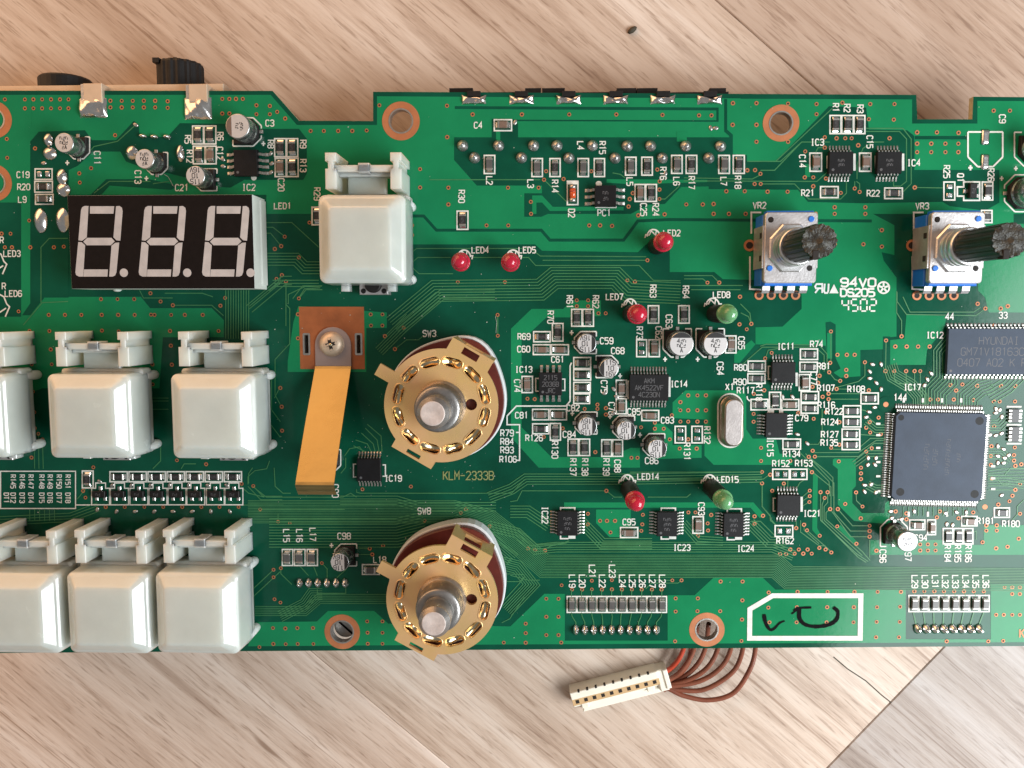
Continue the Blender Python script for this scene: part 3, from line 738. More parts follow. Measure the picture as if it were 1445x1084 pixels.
# bright tinned test points round the large square chip
tp = MB()
for z, pts in [(Z8, [(672,413),(716,413),(658,450),(658,484),(692,508),(716,540),(972,460),(952,490),(937,520),(683,632),(655,655),(640,682),(650,890),(690,890),(648,925),(685,925),(632,1028),(665,1025),(632,1062),(690,1065),(1300,640),(1330,680),(1270,772),(1300,775),(1330,765),(1340,845),(1310,830),(1366,875),(1310,880),(1345,890),(1310,915),(1340,915),(1330,1080),(1300,660),(1320,645)]),
               (Z6, [(765,295),(770,330),(820,335),(885,295),(1045,305),(1100,300),(1050,360),(1080,365),(1150,300)]),
               (ZK, [(497,1008),(595,1018),(690,1018),(787,1018),(882,1018),(980,1018),(1075,1018),(1172,1018),(508,865),(572,885),(670,885),(768,885),(865,885),(962,885),(1060,885),(1156,885)]),
               (Z1, [(577,230),(187,393)]), (ZP, [(853,555),(866,549),(870,560),(939,245),(1003,181),(1010,181),(727,173),(937.6,538),(866,583),(314.5,225),(315,235),(382,217),(383.5,231),(382.5,243.5),(1104,560),(1118,560),(1125,613),(1139,626)])]:
    for x, y in zx(z, pts):
        c = P(x, y)
        a = random.uniform(0, 3.14)
        loop = [(c[0]+p[0], c[1]+p[1]) for p in (rot((0.62*math.cos(t*0.785), 0.40*math.sin(t*0.785)), a) for t in range(8))]
        l2 = [(c[0]+(q[0]-c[0])*0.55, c[1]+(q[1]-c[1])*0.55) for q in loop]
        tp.stack([[(u, v, 0) for u, v in loop], [(u, v, 0.12) for u, v in loop], [(u, v, 0.24) for u, v in l2]], 0, smooth=True)
bpart('tinned_test_points', tp.mesh('tinned_test_points', ['tin']), 0, 0, 0, kind='stuff')
for x, y in ((1249.8, 570.8), (1389.6, 715.3)):
    c = P(x, y); mb = MB()
    mb.flat(circle(0, 0, 0.55, 16), 0.108, 0)
    mb.holed([circle(0, 0, 1.7, 24), circle(0, 0, 0.58, 16)], 0, 0.102, 1, sheet=True)
    bpart('alignment_dot', mb.mesh('alignment_dot', ['copper', 'mask_dark']), c[0], c[1], 0)

# ------------------------------------------------------------------ printed legend
silk = MB()
sz = [0.0]
def sline(pts, w=1.9, m=0, closed=False, z=0.115):
    sz[0] = (sz[0]+0.0007) % 0.02
    silk.ribbon(W(pts), mmr(w), z+sz[0], m, closed, dz=0.00005)
def spoly(pts, m=0, z=0.115):
    sz[0] = (sz[0]+0.0007) % 0.02
    silk.flat(W(pts)[::-1], z+sz[0], m)
def stext(s, x, y, ang=0, h=8.3, w=1.45, m=0, wr=0.55, gap=0.28):
    for pl in text_lines(s, x, y, h, ang, wr, gap):
        sline(pl, w, m)
def sbox(x0, x1, y0, y1, w=1.9):
    sline([(x0, y0), (x1, y0), (x1, y1), (x0, y1)], w, 0, True)
darks = MB()
dz_ = [0.0]
def under(x0, x1, y0, y1):
    dz_[0] += 0.0001
    darks.flat(W([(x0, y0), (x1, y0), (x1, y1), (x0, y1)])[::-1], 0.092+dz_[0], 0)

# ------------------------------------------------------------------ small chips
_chip = {}
def chip_mesh(kind, L, Wd):
    key = (kind, round(L, 1), round(Wd, 1))
    if key in _chip: return _chip[key]
    L, Wd = key[1], key[2]
    mb = MB()
    hl = L*0.30; hw = Wd*0.27; h = {'R': 0.50, 'C': 0.80, 'L': 0.85}[kind]
    e = hl*0.34
    # body
    mb.box(0, 0, hl-e*0.9, hw, 0.02, h, 0, 0.05)
    # wrapped end caps and solder fillets running down to the pad
    for s in (-1, 1):
        mb.box(s*(hl-e/2), 0, e/2, hw+0.02, 0.02, h+0.035, 1, 0.07)
        x0, x1 = s*(hl-0.02), s*(hl+L*0.11)
        q = [(x0, -hw, 0.02), (x1, -hw*0.95, 0.02), (x1, hw*0.95, 0.02), (x0, hw, 0.02)]
        t = [(x0, -hw*0.9, h*0.8), (x0+s*L*0.035, -hw*0.75, h*0.35), (x0+s*L*0.035, hw*0.75, h*0.35), (x0, hw*0.9, h*0.8)]
        if s < 0: q = q[::-1]; t = t[::-1]
        mb.stack([q, t], 2, smooth=False)
    if kind == 'R':
        for pl in text_lines('~^~', 0, 0, hw*0.95, 0, 0.5, 0.25, flip_y=False):
            mb.ribbon(pl, 0.07, h+0.006, 3, dz=0.0002)
    me = mb.mesh({'R': 'chip_resistor', 'C': 'chip_capacitor', 'L': 'chip_inductor'}[kind],
                 [{'R': 'resistor_black', 'C': 'cap_brown', 'L': 'bead_grey'}[kind], 'tin', 'solder', 'chip_print'])
    _chip[key] = me
    return me
NAMES = {'R': ('chip_resistor', 'black chip resistor'), 'C': ('chip_capacitor', 'brown chip capacitor'), 'L': ('chip_inductor', 'dark grey chip inductor')}
def chip(des, kind, x0, x1, y0, y1, lab=None, note=None, outline=True):
    cx, cy = (x0+x1)/2, (y0+y1)/2
    c = P(cx, cy)
    a = P(x0, cy); b = P(x1, cy); d = P(cx, y0); e = P(cx, y1)
    w = abs(b[0]-a[0]); h = abs(d[1]-e[1])
    under(x0+0.6, x1-0.6, y0+0.6, y1-0.6)
    if outline: sbox(x0+0.6, x1-0.6, y0+0.6, y1-0.6)
    if lab and des: stext(des, lab[0], lab[1], 90 if len(lab) > 2 else 0)
    vert = h > w
    L, Wd = (h, w) if vert else (w, h)
    rz = math.pi/2 if vert else 0.0
    rz += random.uniform(-0.025, 0.025)
    if kind == 'E':
        mb = MB()
        for s in (-1, 1):
            lp = rrect(L*0.13, Wd*0.26, 0.15, 3, s*L*0.23, 0)
            li = rrect(L*0.08, Wd*0.17, 0.10, 3, s*L*0.23, 0)
            mb.stack([[(x, y, 0.02) for x, y in lp], [(x, y, 0.13) for x, y in lp], [(x, y, 0.30) for x, y in li]], 0, smooth=True)
        bpart('bare_solder_pads', mb.mesh('bare_solder_pads', ['solder']), c[0], c[1], 0.09, rz,
              f'empty pair of solder pads in the white outline printed {des}' if des else None)
        return
    nm, look = NAMES[kind]
    lbl = note if note else (f'{look} in the white outline printed {des}' if des else None)
    bpart(nm, chip_mesh(kind, L, Wd), c[0], c[1], 0.07, rz, lbl)

V = 1
CH = [
 ('R5','R',271.5,288,177.5,204,(265.4,197,V)), ('R6','R',288,305.5,177.5,204,(311,192.6,V)), ('R12','R',272.5,290,206,232,(268,221,V)), ('C12','C',290,306,206,232,(310.5,216.6,V)),
 ('R8','R',387.3,404.5,195.4,222,(382.3,203.7,V)), ('R9','R',404.5,421,195.4,222,(428,203.7,V)), ('C20','C',388,404.5,223,250,(397,261,V)), ('R13','R',404.5,421.5,223,250,(428,234,V)),
 ('C19','E',49.4,74.6,238,254,(33,246.8)), ('R20','R',49,75,255.5,272,(34,264)), ('L9','L',50,76,274,289,(32,281.7)),
 ('C4','C',697,722.5,168.7,185.3,(674.8,177)), ('L2','L',682.8,698.8,219,245.7,(690.7,255,V)), ('L3','L',750,766,223.5,250,(748.7,259.5,V)), ('R14','R',775.4,791,223.5,250,(783,263,V)),
 ('L4','L',815,831,223.5,250,(819,205.6,V)), ('R15','R',838,853.6,223.5,250,(850,208.7,V)), ('L5','L',882,898,221.6,248,(888.6,256.6,V)), ('R16','R',905,921,221.6,248,(935.7,245,V)),
 ('L6','L',947,963,219,245.5,(954.5,256,V)), ('R17','R',967.5,983.6,219,245.5,(975.7,258,V)), ('L7','L',1013.5,1029.7,219,245.5,(1021,256,V)), ('R18','R',1034,1050.7,219,245.5,(1041,257.5,V)),
 ('C25','C',895.5,910.8,260,285,(908,296,V)), ('R24','R',910.8,926.8,260,285,(925,296,V)), ('R30','R',644.5,661,297.5,324.4,(651.4,277.4,V)), ('R29','R',440,456,292,318,(447.7,274,V)),
 ('R1','R',1170.4,1187,162.7,189.4,(1179,152,V)), ('R2','R',1187,1204.4,162.7,189.4,(1195,153,V)), ('R3','R',1204.4,1220.7,162.7,189.4,(1213.5,154,V)),
 ('C14','C',1142,1159.6,215.8,242.5,(1132,227.6,V)), ('C15','C',1212,1229.3,215.8,242.5,(1227,200.5,V)), ('R21','R',1157,1183,263,279.7,(1139.6,272.4)), ('R22','R',1247.5,1273.6,265,281,(1232,273)),
 ('R25','E',1331,1347.5,256.5,283,(1335.5,242.6,V)), ('R26','R',1385,1401,256.5,283,(1398,247,V)),
 ('R69','R',752.5,777,467.6,483,(739.5,475)), ('R70','R',779,795,456,482,(776.8,447.7,V)), ('R61','R',806,821.8,436,461,(803.8,426,V)), ('R62','R',821.8,838,436,461,(840.6,426,V)),
 ('C60','C',752,777.3,486,501,(739,492.7)), ('C61','C',777.3,802.7,486,501,(787,507.3)),
 ('R79','R',809,834,504,520.6,None,'black chip resistor topmost in the column of four beside C68'), ('R84','R',809,834,521,537,None,'black chip resistor second from the top in the column of four beside IC13'),
 ('R93','R',809,833.5,539,554.8,None,'black chip resistor third from the top in the column of four beside IC13'), ('R106','R',809,832.5,555.2,570,None,'black chip resistor lowest in the column of four, above C82'),
 ('C74','C',736,752,530.6,554.6,(730,544.5,V)), ('C75','C',869,884.5,536,560,(852.4,545.7,V)), ('C78','C',869,884.2,562,584.6,(863,576.7,V)),
 ('R63','R',914,930,431,456.7,(921.5,411,V)), ('R64','R',957,973,431,456.7,(967.5,412.4,V)), ('R73','E',897.7,913,479,504,(902.4,470,V)), ('C62','C',915,931,479,504,(929.4,469.7,V)), ('C65','C',1023,1039,473.5,498.6,(1046,484,V)),
 ('C83','C',905,930,578.5,594,(941.7,593)), ('R131','E',952,968,601,625.5,(969.3,637,V)), ('R132','E',975.6,991.5,601,625.5,(997.7,614,V)),
 ('C81','C',751,775,577,593,(736,586)), ('C82','C',776,800,577,593,(808.7,575.7)), ('R126','R',751,775,597.5,612.7,(753.7,618)), ('R130','R',776,791.5,597,621.7,(783,634.8,V)),
 ('R137','R',801,816.6,619,643.4,(808.7,659,V)), ('R138','R',817,832.6,619,643.4,(825.4,659,V)), ('R139','R',848.5,863.5,620,644.5,(855.4,659,V)), ('C88','C',864,879,620,644.5,(871.3,657.6,V)),
 ('R74','R',1128.6,1154,492,508,(1152,485.6)), ('R81','R',1128,1153.6,510.6,525.5,(1162,516.7)), ('C77','C',1127,1143,528,551.6,(1148,534,V)), ('R107','R',1129.6,1155.4,552,568.3,(1165,547.5)), ('R116','R',1129.6,1154.6,568.8,583.7,(1165.8,571.5)),
 ('R80','R',1055,1080.5,509,525,(1045,518.7)), ('R90','R',1054.5,1080,527,541.5,(1044,539)), ('R118','R',1085,1102,553,578,(1070.8,554,V)), ('R117','R',1059,1084,563,579,(1052,551)), ('C79','C',1102.5,1127.6,563,579,(1131,589.8)),
 ('R134','R',1104,1130,619,634.4,(1117,640.5)), ('R122','R',1189,1215,572,588,(1177,580.6)), ('R124','R',1189,1215,588,603,(1171,595.5)), ('R127','R',1187.5,1213.5,605,620,(1170.6,613)), ('R135','R',1187.5,1213.5,620,635,(1170,624.7)),
 ('R108','R',1214,1239.6,554,570.4,(1207.8,549)), ('R152','E',1089.6,1114,661.4,677,(1101.8,654)), ('R153','E',1114.4,1139,661.4,677,(1134,653.7)), ('R162','E',1093,1119,741,757.5,(1107.7,763)),
 ('C95','C',875,900.5,743.7,759,(887.6,736.5)), ('C93','C',977,993,728.4,753,(989.6,718,V)),
 ('R180','R',1402,1424.6,716,730.6,(1426,739)), ('C94','C',1282.7,1305.4,733,748,(1299,758.7)), (None,'C',1308,1320.5,733,755,None,'brown chip capacitor standing upright between C94 and R184'), ('R181','C',1356,1379,728,742.6,(1390,735),'brown chip capacitor above R186 under the large square chip'),
 ('R184','R',1330,1344.8,745,768,(1336.6,781,V)), ('R185','R',1344.8,1359,745,768,(1351,781,V)), ('R186','R',1359,1373,745,768,(1366,781,V)),
 (None,'R',1384,1400,296.6,315,None,'black chip resistor half hidden by the broken potentiometer shaft'),
 ('L15','L',398,414,774.6,798.5,(404.4,755.8,V)), ('L16','L',415.2,431.4,774.6,798.5,(422.7,755.8,V)), ('L17','L',433,448.8,774.6,798.5,(441.5,754,V)), ('L18','L',511,536,796,811,(536,789.6)),
 ('R144','R',116,132.5,664,689,None,'upright black chip resistor beside the printed resistor table'),
]
for r in CH: chip(*r)
for i in range(7):
    x0 = 155+i*26.85
    chip(None, 'R', x0, x0+25.6, 665, 680.3, None, 'black chip resistor above a transistor in the row under the white keys')
for i in range(10):
    x0 = 799.8+i*14.12
    chip('L%d' % (19+i), 'L', x0, x0+14.12, 841, 864.6, (x0+7.6, 806 if i in (2, 4) else 820, V))
for i in range(8):
    x0 = 1281.6+i*14.3
    chip('L%d' % (29+i), 'L', x0, x0+14.3, 839.4, 863.5, (x0+9, 820.6, V))

# ---- legend lettering and marks
for s, x, y, *a in [('C11',137.6,223,90),('C13',195,250,90),('C3',381,174),('C21',256.8,265),('IC2',351.3,264.6),('LED3',17.4,358),('R',3,339),('LED6',19.4,414.4),('R',6,404),('LED1',399,290.8),
 ('C59',856,481),('C68',871.7,495),('C63',944,453.5,90),('C64',1016,520,90),('C84',803.5,613),('C85',894.6,581),('C86',919.5,650),('C98',485.8,756.4),('C96',1245.5,784.6,90),('C97',1281,782,90),('C9',1414,168,90),
 ('D2',806.5,301,90),('PC1',852.5,300.5),('IC3',1153,201),('IC4',1289,230),('VR2',1071.6,290),('VR3',1301,291),('Q1',1355,251,90),('IC13',739,521.4),('LED7',867,419),('LED8',1018,416),('IC14',958,542),('X1',1029.5,546),
 ('R79',715.6,611),('R84',715.6,623),('R93',715.6,635),('R106',717,648),('LED14',914.6,672.5),('LED15',1026.8,676.6),('IC11',1108.7,489),('IC15',1086.6,632,90),('IC21',1145.5,724.5),('IC24',1052,774),('IC23',962,772.6),('IC22',769,726.7,90),
 ('IC17',1287,546.5),('IC12',1319,473),('44',1339.7,447),('33',1415,445),('144',1270,561),('SW3',606,470.7),('SW8',598.8,721),('LED4',677.7,353),('LED5',744,353),('LED2',948,329),('C90',473.4,692.7,90),('IC19',555,675)]:
    stext(s, x, y, a[0] if a else 0, h=8.6 if len(s) < 4 else 8.2)
for i in range(7):
    x = [19, 31.6, 44, 59.4, 71, 83.8, 96.3][i]
    stext('R%d' % (145+i), x, 679.5, 90, 6.6, 1.3); stext('DT%d' % (i+2), x, 702.5, 90, 6.6, 1.3)
stext('DT1', 9.4, 702.5, 90, 6.6, 1.3)
sbox(1.3, 107, 665, 717.5, 1.6)
sline([(107, 712.5), (130, 712.5)], 1.6)
sline([(806.5,512),(804.5,516),(804.5,566),(798.6,573),(728.7,573),(715.6,587),(715.6,599.3),(733.2,599.3),(733.2,649.6),(728,649.6)], 1.9)
sline([(728, 610.2), (733.2, 610.2)], 1.9)
sline([(1054,559),(1054.5,563),(1058,566)], 1.6)
# maker's marks
stext('94V0', 1210.7, 398.8, 0, 11.5, 2.6, wr=0.86, gap=0.22); stext('DS205', 1209.8, 413, 0, 10.5, 2.5, wr=0.78, gap=0.14)
def seg7(d, x, y, w, h):
    S = {'4': 'fgbc', '5': 'afgcd', '0': 'abcdef', '2': 'abged'}[d]
    g = 1.2; hh = h/2
    L = {'a': [(g,0),(w-g,0)], 'b': [(w,g),(w,hh-g)], 'c': [(w,hh+g),(w,h-g)], 'd': [(g,h),(w-g,h)], 'e': [(0,hh+g),(0,h-g)], 'f': [(0,g),(0,hh-g)], 'g': [(g,hh),(w-g,hh)]}
    for s in S: sline([(x+px, y+py) for px, py in L[s]], 2.1)
for i, d in enumerate('4502'): seg7(d, 1188+i*13, 422.5, 9, 16.5)
for pl in ([(1160,413.5),(1160,401),(1152,401),(1150,404),(1151,407),(1160,407)], [(1155,407),(1150,413.5)], [(1163.5,400.5),(1162.5,411),(1164,413.5),(1167,413.5),(1168.5,411),(1169,400.5)]): sline(pl, 2.4)
spoly([(1176.5,401),(1183,414),(1170,414)][::-1])
sline([(1246.5+8*math.cos(t*0.2618), 406+8*math.sin(t*0.2618)) for t in range(24)], 2.2, 0, True)
for k in range(5):
    t = math.radians(-90+72*k)
    sline([(1246.5+1.2*math.cos(t), 406+1.2*math.sin(t)), (1246.5+7.5*math.cos(t), 406+7.5*math.sin(t))], 2.6)
stext('KLM-2333B', 661, 671, 0, 11.5, 1.6, m=1, wr=0.52, gap=0.25); stext('KLM', 1450, 893.5, 0, 11.5, 1.8, m=3, wr=0.52)
# box with hand written marker letters
sline([(1058,859.5),(1090,840.5),(1214.5,840.5),(1213.5,900.5),(1057.5,900.5)], 7, 0, True)
def ink(pts, w0, w1):
    q = smooth_path([(x, y, 0) for x, y in pts], 6)
    for i in range(len(q)-1):
        w = w0+(w1-w0)*i/len(q)
        spoly_w = mmr(w*random.uniform(0.85, 1.1))
        a, b = q[i], q[i+1]
        d = Vector((b[0]-a[0], b[1]-a[1]))*0.25
        sz[0] = (sz[0]+0.0007) % 0.02
        silk.ribbon(W([(a[0]-d.x, a[1]-d.y), (b[0]+d.x, b[1]+d.y)]), spoly_w, 0.142+sz[0], 2)
ink([(1078,867),(1080,878),(1086,888),(1092,887),(1100,879),(1107,876)], 5.4, 2.2)
ink([(1120,862),(1127,858),(1144,857)], 4.0, 3.2); ink([(1128,858),(1128,872),(1136,881),(1152,884),(1170,881),(1180,874),(1182,863),(1176,857)], 5.6, 5.2)
ink([(1117,866),(1124,861)], 2.4, 2.0)
# light arcs and ticks round the indicator lights
for x, y in ((885, 678), (1001, 678), (889, 430), (1005.6, 429), (922, 332), (655, 361), (724, 361)):
    sline([(x+9*math.cos(math.radians(t)), y+2-10*math.sin(math.radians(t))) for t in range(0, 181, 15)], 2)
    sline([(x-12,y+4),(x-11,y-0.5),(x-6,y),(x-3,y-6),(x+3,y),(x+4,y-6)], 1.6); sline([(x+8,y),(x+12,y),(x+11,y+5)], 1.8)
for x, y in ((2, 365), (6, 425)):
    sline([(x-14,y-14),(x,y-6),(x+4,y+4),(x+8,y+8),(x+2,y+22)], 2); sline([(x-6,y+16),(x+3,y+10)], 2)

# ------------------------------------------------------------------ can capacitors
def chamf(h, side, c=0.28):
    """square with two chamfered corners on the given side (local +x = 0)"""
    k = h*2*c
    p = [(-h, -h), (h-k, -h), (h, -h+k), (h, h-k), (h-k, h), (-h, h)]
    return [rot(q, side) for q in p]
_can = {}
def can_parts(r, H):
    if (r, H) in _can: return _can[(r, H)]
    body = MB()
    body.lathe(0, 0, [(r*0.94, 0.75), (r, 0.95), (r, 1.35), (r*0.92, 1.55), (r*0.92, 1.75), (r, 1.95), (r, H-0.22), (r*0.985, H-0.08), (r*0.93, H), (r*0.5, H)], 36, 0, True)
    # bright top face
    body.flat(circle(0, 0, r*0.93, 36), H+0.012, 1)
    base = MB()
    base.prism(chamf(r*1.06, 0), 0.02, 0.55, 0, 0.06)
    base.prism(chamf(r*1.02, 0), 0.5, 0.95, 0, 0.10)
    ter = MB()
    ter.box(0, 0, 0.50, 0.36, 0.02, 0.22, 0, 0.06)
    out = (body.mesh('can', ['can_side', 'aluminium']), base.mesh('plastic_base', ['black_plastic']), ter.mesh('terminal', ['tin']))
    _can[(r, H)] = out
    return out
def can_cap(des, x, y, r, H, anode, textrot, lines, stripe, th=1.0, lab=None, plus=None, ol=None):
    """anode: side of the chamfers (degrees, 0 = right, 90 = up); stripe: side of the dark mark"""
    c = P(x, y)
    cm, bm, tm = can_parts(r, H)
    an = math.radians(anode)
    o = bpart('can_capacitor', cm, c[0], c[1], 0.06, 0.0, lab or f'silver can capacitor on black base printed {des}')
    link('plastic_base', bm, o, (0, 0, 0), an)
    for s in (-1, 1):
        q = rot((s*r*1.16, 0), an)
        link('terminal', tm, o, (q[0], q[1], 0), an)
    pr = MB()
    st = math.radians(stripe)
    if stripe is not None and stripe >= 0:
        arc = []
        for k in range(13):
            t = math.radians(-58+116*k/12)
            arc.append((r*0.925*math.cos(t), r*0.925*math.sin(t)))
        pr.flat([rot(p, st) for p in arc], H+0.022, 0)
    ta = math.radians(textrot)
    sh = rot((-r*0.14, 0), st) if stripe >= 0 else (0, 0)
    for i, s in enumerate(lines):
        n = len(lines)
        q = rot((0, ((n-1)/2-i)*th*1.22), ta)
        for pl in text_lines(s, 0, 0, th, 0, 0.6, 0.22, flip_y=False):
            pl = [rot(p, ta) for p in pl]
            pr.ribbon([(p[0]+q[0]+sh[0], p[1]+q[1]+sh[1]) for p in pl], 0.15, H+0.024, 1)
    link('printed_mark', pr.mesh('printed_mark', ['cap_brown' if r > 2.3 and des == 'C3' else 'print_black', 'print_black']), o, (0, 0, 0))
    # outline on the board
    h = ol or r*1.16/0.15
    pts = [(x+p[0], y-p[1]) for p in chamf(h, an)]
    n = len(pts)
    for i in range(n):
        a, b = Vector(pts[i]), Vector(pts[(i+1) % n])
        mid = (a+b)/2
        dirm = Vector((mid.x-x, y-mid.y))
        axis = Vector(rot((1, 0), an))
        if abs(dirm.normalized().dot(axis)) > 0.97:      # gap for the terminals
            sline([a, a+(b-a)*0.22], 1.8); sline([b, b+(a-b)*0.22], 1.8)
        else:
            sline([a, b], 1.8)
    if plus: stext('+', plus[0], plus[1], 0, 10, 1.9)
T3 = ['11S', '10', '16V']
can_cap('C11', 111.5, 209, 2.0, 5.3, 270, 0, ['~^~', '~0^', '^A'], -1, 0.75, plus=(95.5, 230))
can_cap('C13', 221.5, 231, 2.0, 5.3, 270, 0, ['~^~', '~0^', '^A'], -1, 0.75, plus=(207, 252))
can_cap('C3', 349, 186.5, 2.5, 5.4, 0, 270, ['^~~', '~^'], 180, 0.75, plus=(372, 203), ol=20)
can_cap('C21', 291, 254, 2.0, 5.3, 180, 180, T3, -1, 0.95)
can_cap('C59', 826, 483.5, 2.0, 5.3, 180, 180, T3, 0, 0.95, plus=(806.6, 469.6))
can_cap('C68', 856.5, 517.5, 2.0, 5.3, 0, 0, T3, 180, 0.95, plus=(875, 530.5))
can_cap('C63', 955.5, 484, 2.5, 5.4, 270, 0, ['4^~', '~C^', 'A'], 90, 0.8, plus=(938.4, 507), ol=20)
can_cap('C64', 1002, 484, 2.5, 5.4, 270, 0, ['4^~', '~C^', 'A'], 90, 0.8, plus=(984.4, 507), ol=20)
can_cap('C84', 827, 597, 2.0, 5.3, 180, 180, T3, 0, 0.95, plus=(807.6, 583.6))
can_cap('C85', 880, 602.5, 2.0, 5.3, 180, 180, T3, 0, 0.95, plus=(860.7, 588))
can_cap('C86', 922.5, 627.5, 2.0, 5.3, 180, 180, T3, 0, 0.95, plus=(903, 614))
can_cap('C98', 488, 783, 2.0, 5.3, 180, 180, ['116', '10', '16V'], 0, 0.95, plus=(468, 769.7))
can_cap('C97', 1261, 752, 2.1, 6.6, 90, 0, ['~^~', '^~^'], -1, 0.8, ol=19)
can_cap('C10', 1455, 211, 2.5, 5.4, 270, 0, ['~^'], -1, 0.8, lab='silver can capacitor beside the empty capacitor outline C9', plus=(1433, 238), ol=24)
can_cap('', 1443, 273, 3.0, 5.6, 180, 0, [], -1, 0.8, lab='large plain topped can capacitor beside chip resistor R26', plus=(1413, 252), ol=26)
can_cap('C90', 465.5, 650, 2.0, 5.3, 270, 0, T3, -1, 0.95, lab='silver can capacitor hidden under the raised brass strip, printed C90')
# empty footprint C9
h = 24.5
pts = [(1390+p[0], 211-p[1]) for p in chamf(h, math.radians(270))]
for i in range(len(pts)): sline([pts[i], pts[(i+1) % len(pts)]], 2.2)
stext('+', 1369, 237, 0, 11, 2.4)
for x, y in ((1390, 194), (1389.5, 229)):
    c = P(x, y); mb = MB()
    lp = rrect(0.75, 1.5, 0.2, 3); li = rrect(0.4, 1.0, 0.2, 3)
    mb.stack([[(a, b, 0.02) for a, b in lp], [(a, b, 0.16) for a, b in lp], [(a, b, 0.40) for a, b in li]], 0, smooth=True)
    bpart('bare_solder_pad', mb.mesh('bare_solder_pad', ['solder']), c[0], c[1], 0.1)

# ------------------------------------------------------------------ integrated circuits
def chip_pins(mb, n, pitch, y0, out, w, ztop, m=0):
    """gull wing leads along x at y0 pointing +y by out"""
    for i in range(n):
        x = (i-(n-1)/2)*pitch
        sec = [(y0-0.15, ztop), (y0+out*0.30, ztop), (y0+out*0.52, 0.16), (y0+out, 0.12)]
        sec2 = [(y0-0.15, ztop-0.16), (y0+out*0.22, ztop-0.16), (y0+out*0.44, 0.0), (y0+out, 0.0)]
        a = mb.add([(x-w/2, y, z) for y, z in sec]); b = mb.add([(x+w/2, y, z) for y, z in sec])
        c = mb.add([(x-w/2, y, z) for y, z in sec2]); d = mb.add([(x+w/2, y, z) for y, z in sec2])
        for k in range(3):
            mb.face((a+k, b+k, b+k+1, a+k+1), m); mb.face((c+k, c+k+1, d+k+1, d+k), m)
            mb.face((a+k, a+k+1, c+k+1, c+k), m); mb.face((b+k, d+k, d+k+1, b+k+1), m)
        mb.face((a+3, b+3, d+3, c+3), m)
        # solder toe
        t = mb.add([(x-w*0.7, y0+out*0.75, 0.0), (x+w*0.7, y0+out*0.75, 0.0), (x+w*0.6, y0+out*1.18, 0.0), (x-w*0.6, y0+out*1.18, 0.0), (x-w*0.35, y0+out*0.9, 0.2), (x+w*0.35, y0+out*0.9, 0.2)])
        mb.face((t+3, t+2, t+5, t+4), m); mb.face((t+2, t+1, t+5), m); mb.face((t, t+3, t+4), m); mb.face((t+1, t, t+4, t+5), m)
def soic(des, x0, x1, y0, y1, zt, n, pins_px, rows, text=(), th=0.9, m='chip_black', label=None, tm='chip_print', dot=True, rz=0.0, name='integrated_circuit'):
    """x0..y1: top face in photo pixels; rows: 'v' leads on top/bottom, 'h' leads left/right"""
    a = P(x0, y0, zt); b = P(x1, y1, zt)
    cx, cy = (a[0]+b[0])/2, (a[1]+b[1])/2
    hx, hy = abs(b[0]-a[0])/2, abs(b[1]-a[1])/2
    mb = MB()
    zm = zt*0.55
    k = 0.06
    lp = lambda f: [(-hx-f, -hy-f), (hx+f, -hy-f), (hx+f, hy+f), (-hx-f, hy+f)]
    mb.stack([[(x, y, 0.08) for x, y in lp(0.0)], [(x, y, zm) for x, y in lp(k*1.6)], [(x, y, zt-0.04) for x, y in lp(0.02)], [(x, y, zt) for x, y in lp(-0.03)]], 0)
    if dot:
        mb.flat(circle(-hx+0.75, -hy+0.7, 0.28, 14), zt+0.004, 1)
    i0 = len(text)
    for i, s in enumerate(text):
        for pl in text_lines(s, 0, ((i0-1)/2-i)*th*1.45, th, 0, 0.58, 0.22, flip_y=False):
            mb.ribbon(pl, 0.12, zt+0.006, 1)
    o = bpart(name, mb.mesh(name, [m, tm]), cx, cy, 0.08, rz, label or f'black chip with two rows of leads printed {des}')
    pm = MB(); sub2 = MB()
    length = (hx if rows == 'v' else hy)
    pitch = pins_px
    out = rows2.get(des, 1.35)
    wl = pitch*0.42
    for ang in ((0, math.pi) if rows == 'v' else (math.pi/2, -math.pi/2)):
        q = MB(); chip_pins(q, n, pitch, hy if rows == 'v' else hx, out, wl, zm+0.08)
        k0 = pm.add([(*rot((vx, vy), ang), vz) for vx, vy, vz in q.v])
        for f in q.f: pm.face([k0+i for i in f], 0)
    link('leads', pm.mesh('leads', ['tin']), o, (0, 0, 0), 0, None, None, 'stuff')
    return o
rows2 = {'IC12': 1.0, 'IC3': 1.25, 'IC4': 1.25, 'PC1': 1.7, 'IC2': 1.7, 'IC13': 1.3, 'IC19': 1.2}
soic('IC2', 329.7, 363.3, 212, 248, 1.5, 4, 1.27, 'h')
soic('IC3', 1171, 1203, 214.6, 244.5, 1.4, 7, 0.65, 'v', ('~^~', '^~~'), 0.6)
soic('IC4', 1239, 1271.6, 214.6, 244.3, 1.4, 7, 0.65, 'v', ('~^~', '^~~'), 0.6)
soic('IC11', 1090, 1121.5, 511.6, 540.6, 1.4, 7, 0.65, 'v')
soic('IC15', 1081.5, 1110, 583.7, 617, 1.4, 7, 0.65, 'h')
soic('IC21', 1097.5, 1128, 699, 728, 1.4, 7, 0.65, 'v')
soic('IC22', 787, 814.7, 722, 756, 1.4, 8, 0.65, 'h', ('~^~', '^~~', '~~'), 0.75)
soic('IC23', 928, 955, 723, 757, 1.4, 8, 0.65, 'h', ('~^~', '^~~', '~~'), 0.75)
soic('IC24', 1022, 1048.6, 724.8, 757.8, 1.4, 8, 0.65, 'h', ('~^~', '^~~', '~~'), 0.75)
soic('IC13', 761, 792.5, 526.4, 558, 1.6, 4, 1.27, 'v', ('2115', '2036B', 'JRC'), 0.95)
soic('IC14', 889, 943, 529, 565.5, 1.5, 12, 0.65, 'v', ('AKM', 'AK4522VF', '4C230N'), 1.0)
